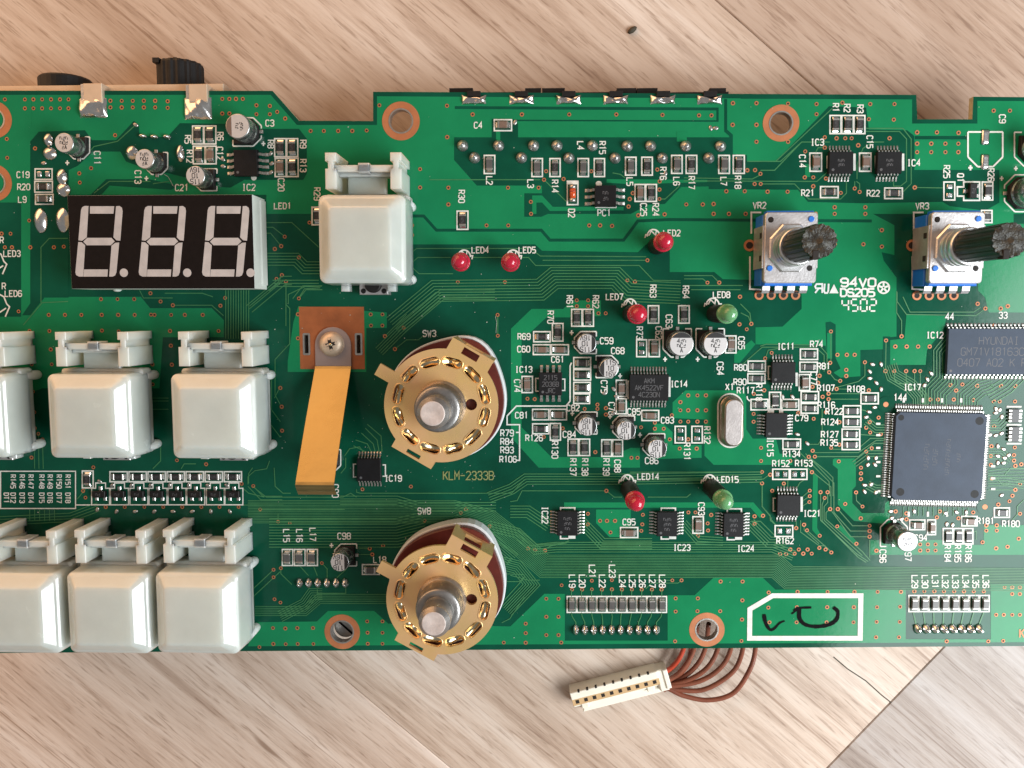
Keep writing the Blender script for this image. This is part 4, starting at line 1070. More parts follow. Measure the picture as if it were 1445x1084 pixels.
soic('IC19', 504, 537, 648, 679, 1.4, 8, 0.65, 'v')
soic('PC1', 840, 869, 262, 290.7, 2.0, 3, 1.35, 'h', ('~~', '^~'), 0.8)
soic('IC12', 1339, 1478, 464, 528.6, 1.1, 26, 0.80, 'v', ('HYUNDAI', 'GM71V18163CT6', '0407 A02 KOREA'), 1.55, 'chip_slate', 'wide grey memory chip with faded maker lettering printed IC12', 'chip_print_tan')
# bracket marks beside the chips
for pts in ([(1205.5,217),(1205.5,241)], [(1274,217),(1274,241)], [(1124,526),(1124,545)], [(1131,701),(1131,722)], [(944.5,532),(944.5,560)]): sline(pts, 3.2)
for x, y, w, hh in ((503, 664, -4, 9), (540, 664, 4, 8), (1171, 229, -4, 8), (1239, 229, -4, 8), (1090, 526, -6, 9), (1097, 712, -6, 9), (761, 543, -5, 9), (793, 543, 4, 8), (889, 550, -3, 12)):
    sline([(x, y-hh), (x+w, y-hh), (x+w, y+hh), (x, y+hh)], 1.7)
for x, y in ((801, 716.5), (943, 717), (1036, 718)):
    sline([(x-10, y+6), (x-10, y), (x+10, y), (x+10, y+6)], 2)
    yb = y+43.5
    sline([(x-10, yb-5), (x-10, yb), (x+1, yb)], 2); sline([(x+1, yb-2), (x+11, yb-2)], 4.4)
sline([(1082, 619), (1111, 619)], 2); sline([(1083, 581), (1092, 581)], 5); sline([(1099, 581), (1105, 581)], 5)
sline([(840, 292.5), (870, 292.5)], 2.6)
spoly([(358.5+4*math.cos(t*0.6), 251+4*math.sin(t*0.6)) for t in range(10)][::-1]); spoly([(845+4.5*math.cos(t*0.6), 259.5+4*math.sin(t*0.6)) for t in range(10)][::-1])

# large square chip
zt = 1.5
cs = [P(1266.8, 584, zt), P(1388.6, 585.6, zt), P(1384, 705.5, zt), P(1261, 704, zt)]
cx = sum(c[0] for c in cs)/4; cy = sum(c[1] for c in cs)/4
hs = 9.25
rq = -math.radians(0.8)
mb = MB()
k = 0.8
def oct_(f):
    h2 = hs+f
    return [(-h2, -h2+k), (-h2+k, -h2), (h2-k, -h2), (h2, -h2+k), (h2, h2-k), (h2-k, h2), (-h2+k, h2), (-h2, h2-k)]
mb.stack([[(x, y, 0.1) for x, y in oct_(0)], [(x, y, 0.8) for x, y in oct_(0.12)], [(x, y, zt-0.05) for x, y in oct_(0.02)], [(x, y, zt) for x, y in oct_(-0.04)]], 0)
for x, y, r in ((-hs+1.0, hs-1.1, 0.62), (hs-1.5, hs-1.5, 0.85), (-hs+1.7, -hs+1.7, 0.85), (hs-1.5, -hs+1.6, 0.85)):
    mb.lathe(x, y, [(r, zt+0.006), (r*0.93, zt+0.007), (r*0.9, zt+0.004)], 24, 2, False)
for s, x, hh in (('~^~~^^~~^~', 1.8, 1.0), ('^~^~', -0.8, 1.2), ('~^~^~~', -2.6, 1.2), ('^~~', 4.0, 0.9)):
    for pl in text_lines(s, 0, 0, hh, 0, 0.6, 0.2, flip_y=False):
        mb.ribbon([(p[1]+x, -p[0]) for p in pl], 0.08, zt+0.005, 1)
bq = bpart('integrated_circuit', mb.mesh('integrated_circuit', ['chip_slate', 'chip_print', 'chip_black']), cx, cy, 0.08, rq, 'large square grey chip with fine leads on all four sides printed IC17')
pm = MB()
for ang in (0, math.pi/2, math.pi, -math.pi/2):
    q = MB(); chip_pins(q, 36, 0.50, hs+0.05, 1.35, 0.25, 0.85)
    k0 = pm.add([(*rot((vx, vy), ang), vz) for vx, vy, vz in q.v])
    for f in q.f: pm.face([k0+i for i in f], 0)
link('leads', pm.mesh('leads', ['tin']), bq, (0, 0, 0), 0, None, None, 'stuff')
for i in range(4):
    for z_, pts in ((0, [(1275+i*27, 562), (1275+i*27, 568)]), (0, [(1282+i*27, 722), (1282+i*27, 729)])): sline(pts, 3)
for y in (598, 614, 632, 652, 672, 693): sline([(1236, y), (1242, y)], 3)
for y in (658, 675, 690): sline([(1398, y), (1404, y)], 3)
# resistor networks at the right
for y0, y1, t in ((577, 596, 'upper'), (602, 623, 'lower')):
    a = P(1422, y0); b = P(1439, y1)
    cx, cy = (a[0]+b[0])/2, (a[1]+b[1])/2; hx, hy = abs(b[0]-a[0])/2, abs(b[1]-a[1])/2
    mb = MB()
    mb.box(0, 0, hx*0.6, hy, 0.05, 0.6, 0, 0.05)
    for s in (-1, 1):
        for i in range(4):
            mb.box(s*hx*0.75, (i-1.5)*hy*0.5, hx*0.28, hy*0.17, 0.02, 0.58, 1, 0.05)
    bpart('resistor_network', mb.mesh('resistor_network', ['resistor_black', 'tin']), cx, cy, 0.08, 0, f'{t} of two four-way chip resistor networks beside the large square chip')
sline([(1420, 599.5), (1441, 599.5)], 2.4); sline([(1420, 574), (1441, 574)], 2.4); sline([(1420, 626), (1441, 626)], 2.4)

# ------------------------------------------------------------------ transistors, diode, crystal
def sot(cx_px, top, bot, left=False):
    """three lead transistor; returns mesh in mm"""
    mb = MB()
    mb.box(0, 0, 1.45, 0.72, 0.12, 1.05, 0, 0.10)
    for x in (-0.95, 0.95):
        mb.box(x, -1.05, 0.22, 0.42, 0.0, 0.18, 1, 0.03); mb.box(x, -1.15, 0.36, 0.42, 0.0, 0.12, 2, 0.04)
    mb.box(0, 1.05, 0.22, 0.42, 0.0, 0.18, 1, 0.03); mb.box(0, 1.15, 0.38, 0.42, 0.0, 0.14, 2, 0.05)
    for pl in text_lines('~^', 0, 0, 0.7, 0, 0.6, 0.25, flip_y=False): mb.ribbon(pl, 0.09, 1.056, 3)
    return mb.mesh('transistor', ['black_plastic', 'tin', 'solder', 'chip_print'])
sm = sot(0, 0, 0)
for i in range(8):
    x0 = [129.8, 156.5, 183.8, 210.7, 237.5, 264, 291.5, 317.8][i]; x1 = x0+25.2; xm = (x0+x1)/2
    c = P(xm, 696.5)
    bpart('transistor', sm, c[0], c[1], 0.07, 0, f'small black three lead transistor DT{i+1}, number {i+1} in the row beside the printed table')
    sline([(x0, 689), (xm-7, 689), (xm-7, 681.5), (xm+7, 681.5), (xm+7, 689), (x1, 689), (x1, 712.3), (x0, 712.3)], 1.6, 0, True)
    under(x0+0.7, x1-0.7, 689, 712)
c = P(1370, 270)
bpart('transistor', sm, c[0], c[1], 0.07, math.pi/2, 'small black three lead transistor Q1 between two outlines printed R25 and R26')
sline([(1359.5,257),(1382,257),(1382,283),(1359.5,283),(1359.5,277),(1350.5,277),(1350.5,264),(1359.5,264)], 2, 0, True)
under(1360, 1381.5, 257.5, 282.5)
# glass diode
c = P(808, 274); under(801, 815, 257, 288); sbox(800.6, 815.4, 256, 289); sline([(800.6, 258), (815.4, 258)], 4.5)
mb = MB()
def ycyl(mb, r, y0, y1, zc, m, n=14):
    mb.stack([[(r*math.cos(2*math.pi*i/n), y, zc+r*math.sin(2*math.pi*i/n)) for i in range(n)] for y in (y1, y0)], m, smooth=True)
ycyl(mb, 0.62, -1.05, 1.05, 0.68, 0); ycyl(mb, 0.68, -1.7, -1.0, 0.70, 1); ycyl(mb, 0.68, 1.0, 1.7, 0.70, 1); ycyl(mb, 0.66, 0.25, 0.65, 0.68, 2)
bpart('diode', mb.mesh('diode', ['diode_orange', 'tin', 'wire_red']), c[0], c[1], 0.1, 0, 'orange glass diode in the white outline printed D2')
# quartz crystal can
c = P(1030.3, 593.5)
mb = MB()
def oval(hx, hy, f): return rrect(hx+f, hy+f, hx+f-0.001, 8)
HX, HY = 2.05, 5.1
mb.stack([[(x, y, 0.3) for x, y in oval(HX, HY, 0.30)], [(x, y, 0.75) for x, y in oval(HX, HY, 0.30)], [(x, y, 0.85) for x, y in oval(HX, HY, 0.22)], [(x, y, 0.95) for x, y in oval(HX, HY, 0.0)],
          [(x, y, 3.1) for x, y in oval(HX, HY, -0.05)], [(x, y, 3.4) for x, y in oval(HX, HY, -0.18)], [(x, y, 3.5) for x, y in oval(HX, HY, -0.45)]], 0, smooth=True)
mb.flat(oval(HX, HY, -0.43), 3.506, 1)
o = bpart('quartz_crystal', mb.mesh('quartz_crystal', ['crystal_side', 'crystal_top']), c[0], c[1], 0, 0, 'long oval silver crystal can printed X1')
mb = MB(); mb.prism(oval(HX, HY, 0.05), 0.0, 0.4, 0)
link('insulating_base', mb.mesh('insulating_base', ['black_plastic']), o)
sline([(1030.3+p[0]/0.15, 593.5-p[1]/0.15) for p in rrect(2.6, 5.65, 2.59, 8)], 2.2, 0, True)

# ------------------------------------------------------------------ indicator lights
def led(px, py, zf, color, des, spacer, lean=(0, 0)):
    """px, py: pixel of the dome's middle; zf: height of the flange"""
    zc = zf+2.2
    c = P(px, py, zc)
    mb = MB()
    mb.lathe(0, 0, [(1.95, zf), (1.95, zf+0.7), (1.85, zf+0.85), (1.62, zf+0.9), (1.60, zf+2.6), (1.5, zf+3.2), (1.22, zf+3.75), (0.75, zf+4.1), (0.25, zf+4.22)], 28, 0, True)
    o = bpart('indicator_light', mb.mesh('indicator_light', ['led_'+color]), c[0], c[1], 0, 0, f'{color} domed indicator light {"on a tall black spacer tube " if spacer else ""}printed {des}')
    if spacer:
        mb = MB(); mb.lathe(0, 0, [(1.80, 0.1), (1.86, 0.3), (1.86, zf-0.2), (1.78, zf+0.02)], 24, 0)
        link('spacer_tube', mb.mesh('spacer_tube', ['black_plastic']), o)
    else:
        for s in (-1, 1):
            mb = MB(); mb.tube([(s*0.64, 0, 0.0), (s*0.64, 0, zf+0.1)], 0.24, 8)
            link('lead_wire', mb.mesh('lead_wire', ['tin']), o)
led(900.5, 443.5, 10.2, 'red', 'LED7', True); led(1028.5, 443, 10.2, 'green', 'LED8', True)
led(897.4, 709.5, 10.6, 'red', 'LED14', True); led(1022.8, 707.5, 10.6, 'green', 'LED15', True)
led(938, 340.5, 8.6, 'red', 'LED2', True); led(649, 369, 3.2, 'red', 'LED4', False); led(720, 369.5, 3.2, 'red', 'LED5', False)

# ------------------------------------------------------------------ digit display
ZD = 7.6
fx0, fx1, fy0, fy1 = 97.2, 358.2, 275.6, 407.2
fc = [P(fx0, fy0, ZD), P(fx1, fy0, ZD), P(fx1, fy1, ZD), P(fx0, fy1, ZD)]
cx = sum(p[0] for p in fc)/4; cy = sum(p[1] for p in fc)/4
hx = (fc[1][0]-fc[0][0])/2; hy = (fc[0][1]-fc[3][1])/2
mb = MB()
mb.box(0, 0, hx, hy, 0.3, ZD-0.05, 0, 0.05)
mb.box(0, 0, hx-0.02, hy-0.02, ZD-0.2, ZD, 1, 0.08)
mb.box(hx-0.05, 0.2, 0.28, hy*0.93, 0.3, ZD*0.42, 0, 0.05)
disp = bpart('digit_display', mb.mesh('digit_display', ['display_side', 'display_black']), cx, cy, 0, 0, 'black three digit seven segment display with grey segments, printed LED1')
# segments, drawn on the face from the photo (zoom window 0,240 x .1938), digits 89.4 px apart
SEGS = [[(655,264),(832,264),(826,318),(655,318)], [(845,264),(870,262),(888,275),(893,300),(876,515),(848,512),(826,490)], [(840,530),(868,528),(848,745),(838,768),(820,776),(795,776),(812,550)],
        [(612,724),(786,724),(782,776),(608,776)], [(570,524),(595,526),(620,548),(606,776),(575,776),(555,765),(549,745)], [(645,262),(615,262),(598,272),(590,292),(571,512),(598,516),(632,490)],
        [(635,494),(812,494),(836,520),(806,548),(632,548),(606,522)]]
for d in range(3):
    off = d*89.4
    for seg in SEGS+['dot']:
        if seg == 'dot':
            ctr = P(174.8+off, 385, ZD); loop = circle(ctr[0]-cx, ctr[1]-cy, 0.86, 24)
        else:
            loop = [(p[0]-cx, p[1]-cy) for p in (P(x*.1938+off, 240+y*.1938, ZD) for x, y in seg)]
            ar = sum(loop[i][0]*loop[(i+1) % len(loop)][1]-loop[(i+1) % len(loop)][0]*loop[i][1] for i in range(len(loop)))
            if ar < 0: loop = loop[::-1]
        mb = MB(); mb.prism(loop, ZD-0.06, ZD+0.012, 0)
        link('decimal_point' if seg == 'dot' else 'segment', mb.mesh('segment', ['segment']), disp)
for x in (165.5, 127):
    c = P(x, 408.5, 0.5); mb = MB(); mb.lathe(0, 0, [(0.9, -1), (0.9, 0.9), (0.4, 1.3)], 14, 0)
    if x > 130: link('locating_pin', mb.mesh('locating_pin', ['display_side']), disp, (c[0]-cx, c[1]-cy+0.4, 0.1))

# ------------------------------------------------------------------ solder joints
def joint(x, y, rx, ry, h=1.0, pin=True, m='solder_dull', a=0.0, name='solder_joint'):
    c = P(x, y); mb = MB()
    rxm, rym = mmr(rx, x, y), mmr(ry, x, y)
    n = 18; loops = []
    for f, z in ((1, 0.0), (0.96, 0.16*h), (0.80, 0.42*h), (0.58, 0.70*h), (0.38, 0.90*h), (0.16, 1.0*h)):
        loops.append([(*rot((rxm*f*math.cos(2*math.pi*i/n)*random.uniform(0.97, 1.03), rym*f*math.sin(2*math.pi*i/n)*random.uniform(0.97, 1.03)), a), z) for i in range(n)])
    mb.stack(loops, 0, smooth=True)
    if pin: mb.lathe(random.uniform(-.08, .08), random.uniform(-.08, .08), [(0.34, h*0.7), (0.32, h+0.35), (0.18, h+0.5)], 10, 0)
    return bpart(name, mb.mesh(name, [m]), c[0], c[1], 0.05)
for x, y in ((653, 206), (703.6, 206), (753, 206), (786, 206), (836, 206), (885, 206.5), (918, 206.5), (967.4, 206.5), (1016.6, 206.8), (670, 223), (736, 223), (802.8, 223.5), (868, 223.5), (934.6, 223.5), (1000, 223.5)):
    joint(x, y, 8, 8, 1.3)
for x, y, rx, ry in ((58, 311.7, 10, 17), (89, 311, 10, 17), (88, 250, 8, 11), (90, 268, 10, 10), (69, 198, 7, 9), (71, 217, 10, 9), (186.7, 216, 9, 10), (255, 217, 6, 12), (202, 192.5, 6, 3.5), (218, 193.5, 6, 3.5), (236, 193.5, 6, 3.5)):
    joint(x, y, rx, ry, 1.0, False, 'solder')
for k in range(6): joint(423+k*12.85, 822.8, 5, 7.5, 1.0, True, 'solder')
for k in range(10): joint(812.6+k*12.62, 889, 5, 8, 1.1, True, 'solder')
for k in range(8): joint(1294+k*12.45, 887, 5.6, 7.5, 1.1, True, 'solder')

# ------------------------------------------------------------------ sockets on the underside, seen past the edge
def mound(mb, X0, X1, Y0, Y1, H, m, seed, wing=0.0):
    rr = random.Random(seed)
    n, k = 22, 14
    ph = [rr.uniform(0, 6.28) for _ in range(6)]
    rows = []
    for j in range(k+1):
        v = j/k*2-1; row = []
        for i in range(n+1):
            u = i/n*2-1
            edge = max(0.0, (1-abs(u)**3.2))*max(0.0, (1-abs(v)**2.6))
            bumpy = 1+0.30*math.sin(u*3.3+ph[0])*math.cos(v*2.1+ph[1])+0.16*math.sin(u*7+v*3+ph[2])
            z = H*edge**0.55*bumpy
            y = Y0+(Y1-Y0)*(v+1)/2+wing*(abs(u)**2-0.35)*(Y1-Y0)*(0.5+0.5*v)
            x = X0+(X1-X0)*(u+1)/2+0.08*math.sin(v*5+ph[3])*(1-abs(u))
            row.append((x, y, max(0.0, z)))
        rows.append(row)
    st = [mb.add(r) for r in rows]
    for p_, q_ in zip(st, st[1:]):
        for i in range(n): mb.face((p_+i, p_+i+1, q_+i+1, q_+i), m, True)
def edge_tab(x0, x1, y0, ytab, ybot, name):
    """folded metal tab of a socket with its solder fillet"""
    mb = MB()
    a = P(x0, y0); b = P(x1, ytab)
    w = b[0]-a[0]; d = a[1]-b[1]
    mb.box(w/2, -d/2, w/2, d/2+0.2, -3.0, 1.0, 0, 0.1)
    mb.box(-0.45, -d*0.45, 0.36, d*0.5, 0.0, 0.6, 2, 0.05)
    e0 = P(x0-9, ytab); f = P(x1+4, ybot)
    X0, X1, Y0, Y1 = e0[0]-a[0], f[0]-a[0], e0[1]-a[1]+0.9, f[1]-a[1]
    mound(mb, X0, X1, Y1, Y0, 1.15, 1, x0)
    bpart(name, mb.mesh(name, ['steel_tan', 'solder', 'steel']), a[0], a[1], 0)
edge_tab(121, 148, 121, 145, 166.5, 'soldered_mounting_tab')
edge_tab(269, 295.5, 122, 144, 169, 'soldered_mounting_tab')
def slab(name, x0, x1, y0, y1, z0, z1, m, label=None, ch=0.15, zr=None):
    a = P(x0, y0, z1 if zr is None else zr); b = P(x1, y1, z1 if zr is None else zr)
    mb = MB(); mb.box((b[0]-a[0])/2, (b[1]-a[1])/2, abs(b[0]-a[0])/2, abs(b[1]-a[1])/2, z0, z1, 0, ch)
    return bpart(name, mb.mesh(name, [m]), a[0], a[1], 0, 0, label)
fr = slab('socket_frame', -34, 318, 121.8, 215, ZF, -TH-0.02, 'steel_tan', 'tan metal frame of the sockets under the board edge', 0.1)
def ybody(mb, r, y0, y1, zc, m, n=30, ribs=0, cx=0.0):
    loops = []
    for y, f in ((y1, 1), (y0+0.3, 1), (y0, 0.95)):
        loops.append([(cx+r*f*(1+(0.05 if ribs and i % 3 == 0 else 0))*math.cos(2*math.pi*i/n), y, zc+r*f*(1+(0.05 if ribs and i % 3 == 0 else 0))*math.sin(2*math.pi*i/n)) for i in range(n)])
    mb.stack([l[::-1] for l in loops][::-1], m, smooth=not ribs)
c = P(92, 124, -7.0); e = P(92, 102, -2.2)
mb = MB(); ybody(mb, 5.4, 0, -(e[1]-c[1])-3, -7.4, 0)
for i, v in enumerate(mb.v): mb.v[i] = (v[0], -v[1], v[2])
mb.f = [f[::-1] for f in mb.f]
L1 = e[1]-c[1]
mb = MB()
mb.stack([[(5.4*f*math.cos(2*math.pi*i/32), y, -7.3+5.4*f*math.sin(2*math.pi*i/32)) for i in range(32)] for y, f in ((-4, 1), (L1-0.4, 1), (L1, 0.94), (L1, 0.55), (L1-2, 0.5))], 0, smooth=False)
bpart('phone_socket', mb.mesh('phone_socket', ['black_plastic']), c[0], c[1], 0, 0, 'round black socket nose sticking out past the board edge')
c = P(246, 124, -3.5); e = P(246, 84, -3.5); L1 = e[1]-c[1]
mb = MB()
R2 = 4.55
def knurl(f): return [(R2*f*(1+(0.055 if (i % 4) < 2 else 0))*math.cos(2*math.pi*i/64), R2*f*(1+(0.055 if (i % 4) < 2 else 0))*math.sin(2*math.pi*i/64)) for i in range(64)]
mb.stack([[(x, y, -6.8+z) for (x, z) in knurl(f)] for y, f in ((-4, 1), (L1-0.5, 1), (L1, 0.95))], 0)
for k, w in ((-1.9, 0.7), (0.3, 0.4)): mb.box(k*1.9, L1-0.2, w, 0.5, -6.2, -2.9, 0, 0.05)
bpart('shaft_knob', mb.mesh('shaft_knob', ['black_plastic']), c[0], c[1], 0, 0, 'ribbed black shaft knob sticking out past the board edge')
# row of six soldered tabs of the three black sockets
def cl(x0, x1): return (x0, x1)
for sx0, sx1, lips, tabs in ((634, 745, [(634, 667), (741, 763.5)], None), (765, 880, [(765, 797), (870.6, 898)], None), (899, 1026, [(899, 928), (1001.5, 1024.6)], None)):
    o = slab('round_socket', sx0, sx1, 130.5, 235, ZF, -TH-0.02, 'black_plastic', 'black socket block under the board edge with soldered tabs')
    a = P(sx0, 130.5, -TH)
    for l0, l1 in lips:
        p0 = P(l0, 124.3, -1.9); p1 = P(l1, 131, -1.9)
        mb = MB(); mb.box((p1[0]-p0[0])/2, (p1[1]-p0[1])/2-0.4, abs(p1[0]-p0[0])/2, abs(p1[1]-p0[1])/2+0.4, -6, -1.9, 0, 0.1)
        link('front_lip', mb.mesh('front_lip', ['black_plastic']), o, (p0[0]-o.location.x/MM-BX, p0[1]-o.location.y/MM-BY, -o.location.z/MM-BZ))
for k, x in enumerate((669, 736, 802.6, 869, 935.5, 1001.5)):
    a = P(x, 141.5)
    mb = MB()
    mound(mb, -2.5, 2.5, -0.85, 0.75, 0.85, 0, x, 0.30)
    mb.box(0.0, 1.15, 1.35, 0.55, -TH-0.3, 0.62, 1, 0.08)
    bpart('soldered_socket_tab', mb.mesh('soldered_socket_tab', ['solder', 'black_plastic']), a[0], a[1], 0.03)
# supports and connector bodies below the lower edge
for x0, x1, y0, y1 in ((804, 936, 868, 903), (1284, 1392, 868, 903), (415, 498, 800, 845)):
    slab('pin_header', x0, x1, y0, y1, ZF, -TH-0.02, 'plug_cream', 'cream connector block under the board')
c = P(483, 891.5)
mb = MB(); mb.lathe(0, 0, [(2.6, ZF), (2.6, -3.2), (2.3, -2.6)], 24, 0)
for t in (-1, 1): mb.box(0, 0, 2.2, 0.18, -2.62, -2.45, 1, 0, math.radians(-42+t))
bpart('threaded_post', mb.mesh('threaded_post', ['zinc_grey', 'hole_dark']), c[0], c[1], 0, 0, 'grey metal post seen through the screw hole below capacitor C98')

# ------------------------------------------------------------------ potentiometers
def knurled(r, n=18, d=0.16):
    out = []
    for i in range(n*2):
        rr = r if i % 2 == 0 else r-d
        t = 2*math.pi*i/(n*2); out.append((rr*math.cos(t-0.06), rr*math.sin(t-0.06))); out.append((rr*math.cos(t+0.06), rr*math.sin(t+0.06)))
    return out
def potentiometer(px, py, des, zend, note, seed):
    """px, py: pixel of the middle of the top plate"""
    zp = 7.3
    c = P(px, py, zp)
    o = None
    mb = MB()
    mb.box(0, -0.2, 5.15, 7.0, 0.3, 5.2, 0, 0.2)
    mb.box(0, -6.6, 4.75, 0.75, 4.6, 6.4, 0, 0.2)
    mb.box(-0.1, 6.8, 4.6, 0.6, 4.6, 6.9, 0, 0.2)
    o = bpart('potentiometer', mb.mesh('potentiometer', ['blue_plastic']), c[0], c[1], 0, 0, f'blue potentiometer with steel top plate and {note}, printed {des}')
    mb = MB()
    lp = rrect(5.15, 6.95, 0.7, 4, 0.05, 0.1)
    li = rrect(5.0, 6.8, 0.6, 4, 0.05, 0.1)
    mb.stack([[(x, y, 5.9) for x, y in lp], [(x, y, zp-0.12) for x, y in lp], [(x, y, zp) for x, y in li]], 0)
    for s in (-1, 1):
        mb.box(s*5.25, 0.3, 0.22, 4.2, 0.4, zp-0.25, 0, 0.05)
    for y in (2.6, -1.9): mb.box(-5.48, y, 0.08, 0.55, 5.2, 6.4, 2, 0)
    link('top_plate', mb.mesh('top_plate', ['steel_bright', 'blue_plastic', 'hole_dark']), o)
    for x, y, m in ((-4.0, 5.6, 'hole_dark'), (3.85, 5.7, 'blue_plastic'), (-4.0, -3.9, 'blue_plastic'), (3.85, -3.9, 'hole_dark')):
        mb = MB(); mb.lathe(0, 0, [(0.58, zp-0.1), (0.58, zp+(0.18 if m[0] == 'b' else 0.01)), (0.45, zp+(0.24 if m[0] == 'b' else 0.012))], 14, 0)
        link('rivet' if m[0] == 'b' else 'rivet_hole', mb.mesh('rivet', [m]), o, (x, y, 0))
    mb = MB()
    oc = [(x, y*1.12) for x, y in circle(0, 0, 4.55, 8, math.pi/8)]
    mb.prism(oc, zp-0.1, zp+0.55, 0, 0.25)
    mb.lathe(0, 0, [(3.75, zp+0.5), (3.75, 9.0), (3.55, 9.15), (3.75, 9.4), (3.75, 10.4), (3.5, 10.55), (3.72, 10.8), (3.72, 11.5), (3.6, 12.2), (3.35, 12.35)], 40, 0)
    link('bushing', mb.mesh('bushing', ['steel']), o)
    mb = MB()
    rr = random.Random(seed)
    kn = knurled(3.12)
    top = []
    for x, y in kn:
        top.append((x*0.97, y*0.97, zend+rr.uniform(-0.15, 0.1)+0.10*x+0.14*math.sin(2.3*x+1.3*y+seed)+0.10*math.cos(3.1*y+seed)))
    loops = [[(x, y, 11.8) for x, y in kn], [(x, y, zend-0.6) for x, y in kn], top]
    for f in (0.72, 0.42, 0.15):
        loops.append([(x*f, y*f, zend+0.10*x+0.14*math.sin(2.3*x*f+1.3*y*f+seed)+0.10*math.cos(3.1*y*f+seed)) for x, y in kn])
    n = len(kn)
    st = [mb.add(l) for l in loops]
    for li_, (a_, b_) in enumerate(zip(st, st[1:])):
        for i in range(n):
            j = (i+1) % n; mb.face((a_+i, a_+j, b_+j, b_+i), 0 if li_ < 2 else 1)
    mb.face([st[-1]+i for i in range(n)], 1)
    # broken slot at the end
    mb.box(-0.6, -2.45, 0.55, 0.8, zend-1.6, zend+0.1, 2, 0.1)
    link('broken_shaft', mb.mesh('broken_shaft', ['shaft_black', 'shaft_broken', 'hole_dark']), o)
    for k in range(4):
        mb = MB()
        x = -3.75+k*2.5+0.05
        sec = [(-6.9, 4.4), (-8.2, 4.1), (-8.75, 3.6), (-8.75, -0.2)]
        sec2 = [(-6.9, 4.1), (-8.1, 3.8), (-8.5, 3.45), (-8.5, -0.2)]
        a_ = mb.add([(x-0.75, y, z) for y, z in sec]); b_ = mb.add([(x+0.75, y, z) for y, z in sec]); e_ = mb.add([(x-0.75, y, z) for y, z in sec2]); f_ = mb.add([(x+0.75, y, z) for y, z in sec2])
        for q in range(3):
            mb.face((a_+q, b_+q, b_+q+1, a_+q+1), 0); mb.face((f_+q, e_+q, e_+q+1, f_+q+1), 0)
            mb.face((a_+q, a_+q+1, e_+q+1, e_+q), 0); mb.face((b_+q, f_+q, f_+q+1, b_+q+1), 0)
        link('lead', mb.mesh('lead', ['steel_bright']), o)
        mb = MB(); mb.holed([circle(x-0.3, -9.1, 0.95, 20), circle(x-0.3, -9.1, 0.55, 20)], 0, 0.15, 0, sheet=True); mb.flat(circle(x-0.3, -9.1, 0.56, 20), 0.145, 1)
        link('lead_hole', mb.mesh('lead_hole', ['copper', 'hole_dark']), o)
    return o
potentiometer(1115.5, 350.5, 'VR2', 24.0, 'a stubby cracked black shaft', 1)
potentiometer(1350, 350.5, 'VR3', 25.5, 'a longer cracked black shaft', 2)
for x in (1058, 1287):
    sline([(x+16, 300), (x+2, 300), (x+2, 330)], 2.2); sline([(x, 362), (x, 408), (x+16, 409)], 2.2)
    c = P(x-0.5, 346.5); mb = MB(); mb.holed([circle(0, 0, 1.2, 24), circle(0, 0, 0.72, 24)], 0, 0.16, 0, sheet=True); mb.flat(circle(0, 0, 0.73, 24), 0.155, 1)
    bpart('mounting_hole_ring', mb.mesh('mounting_hole_ring', ['copper', 'hole_dark']), c[0], c[1], 0)

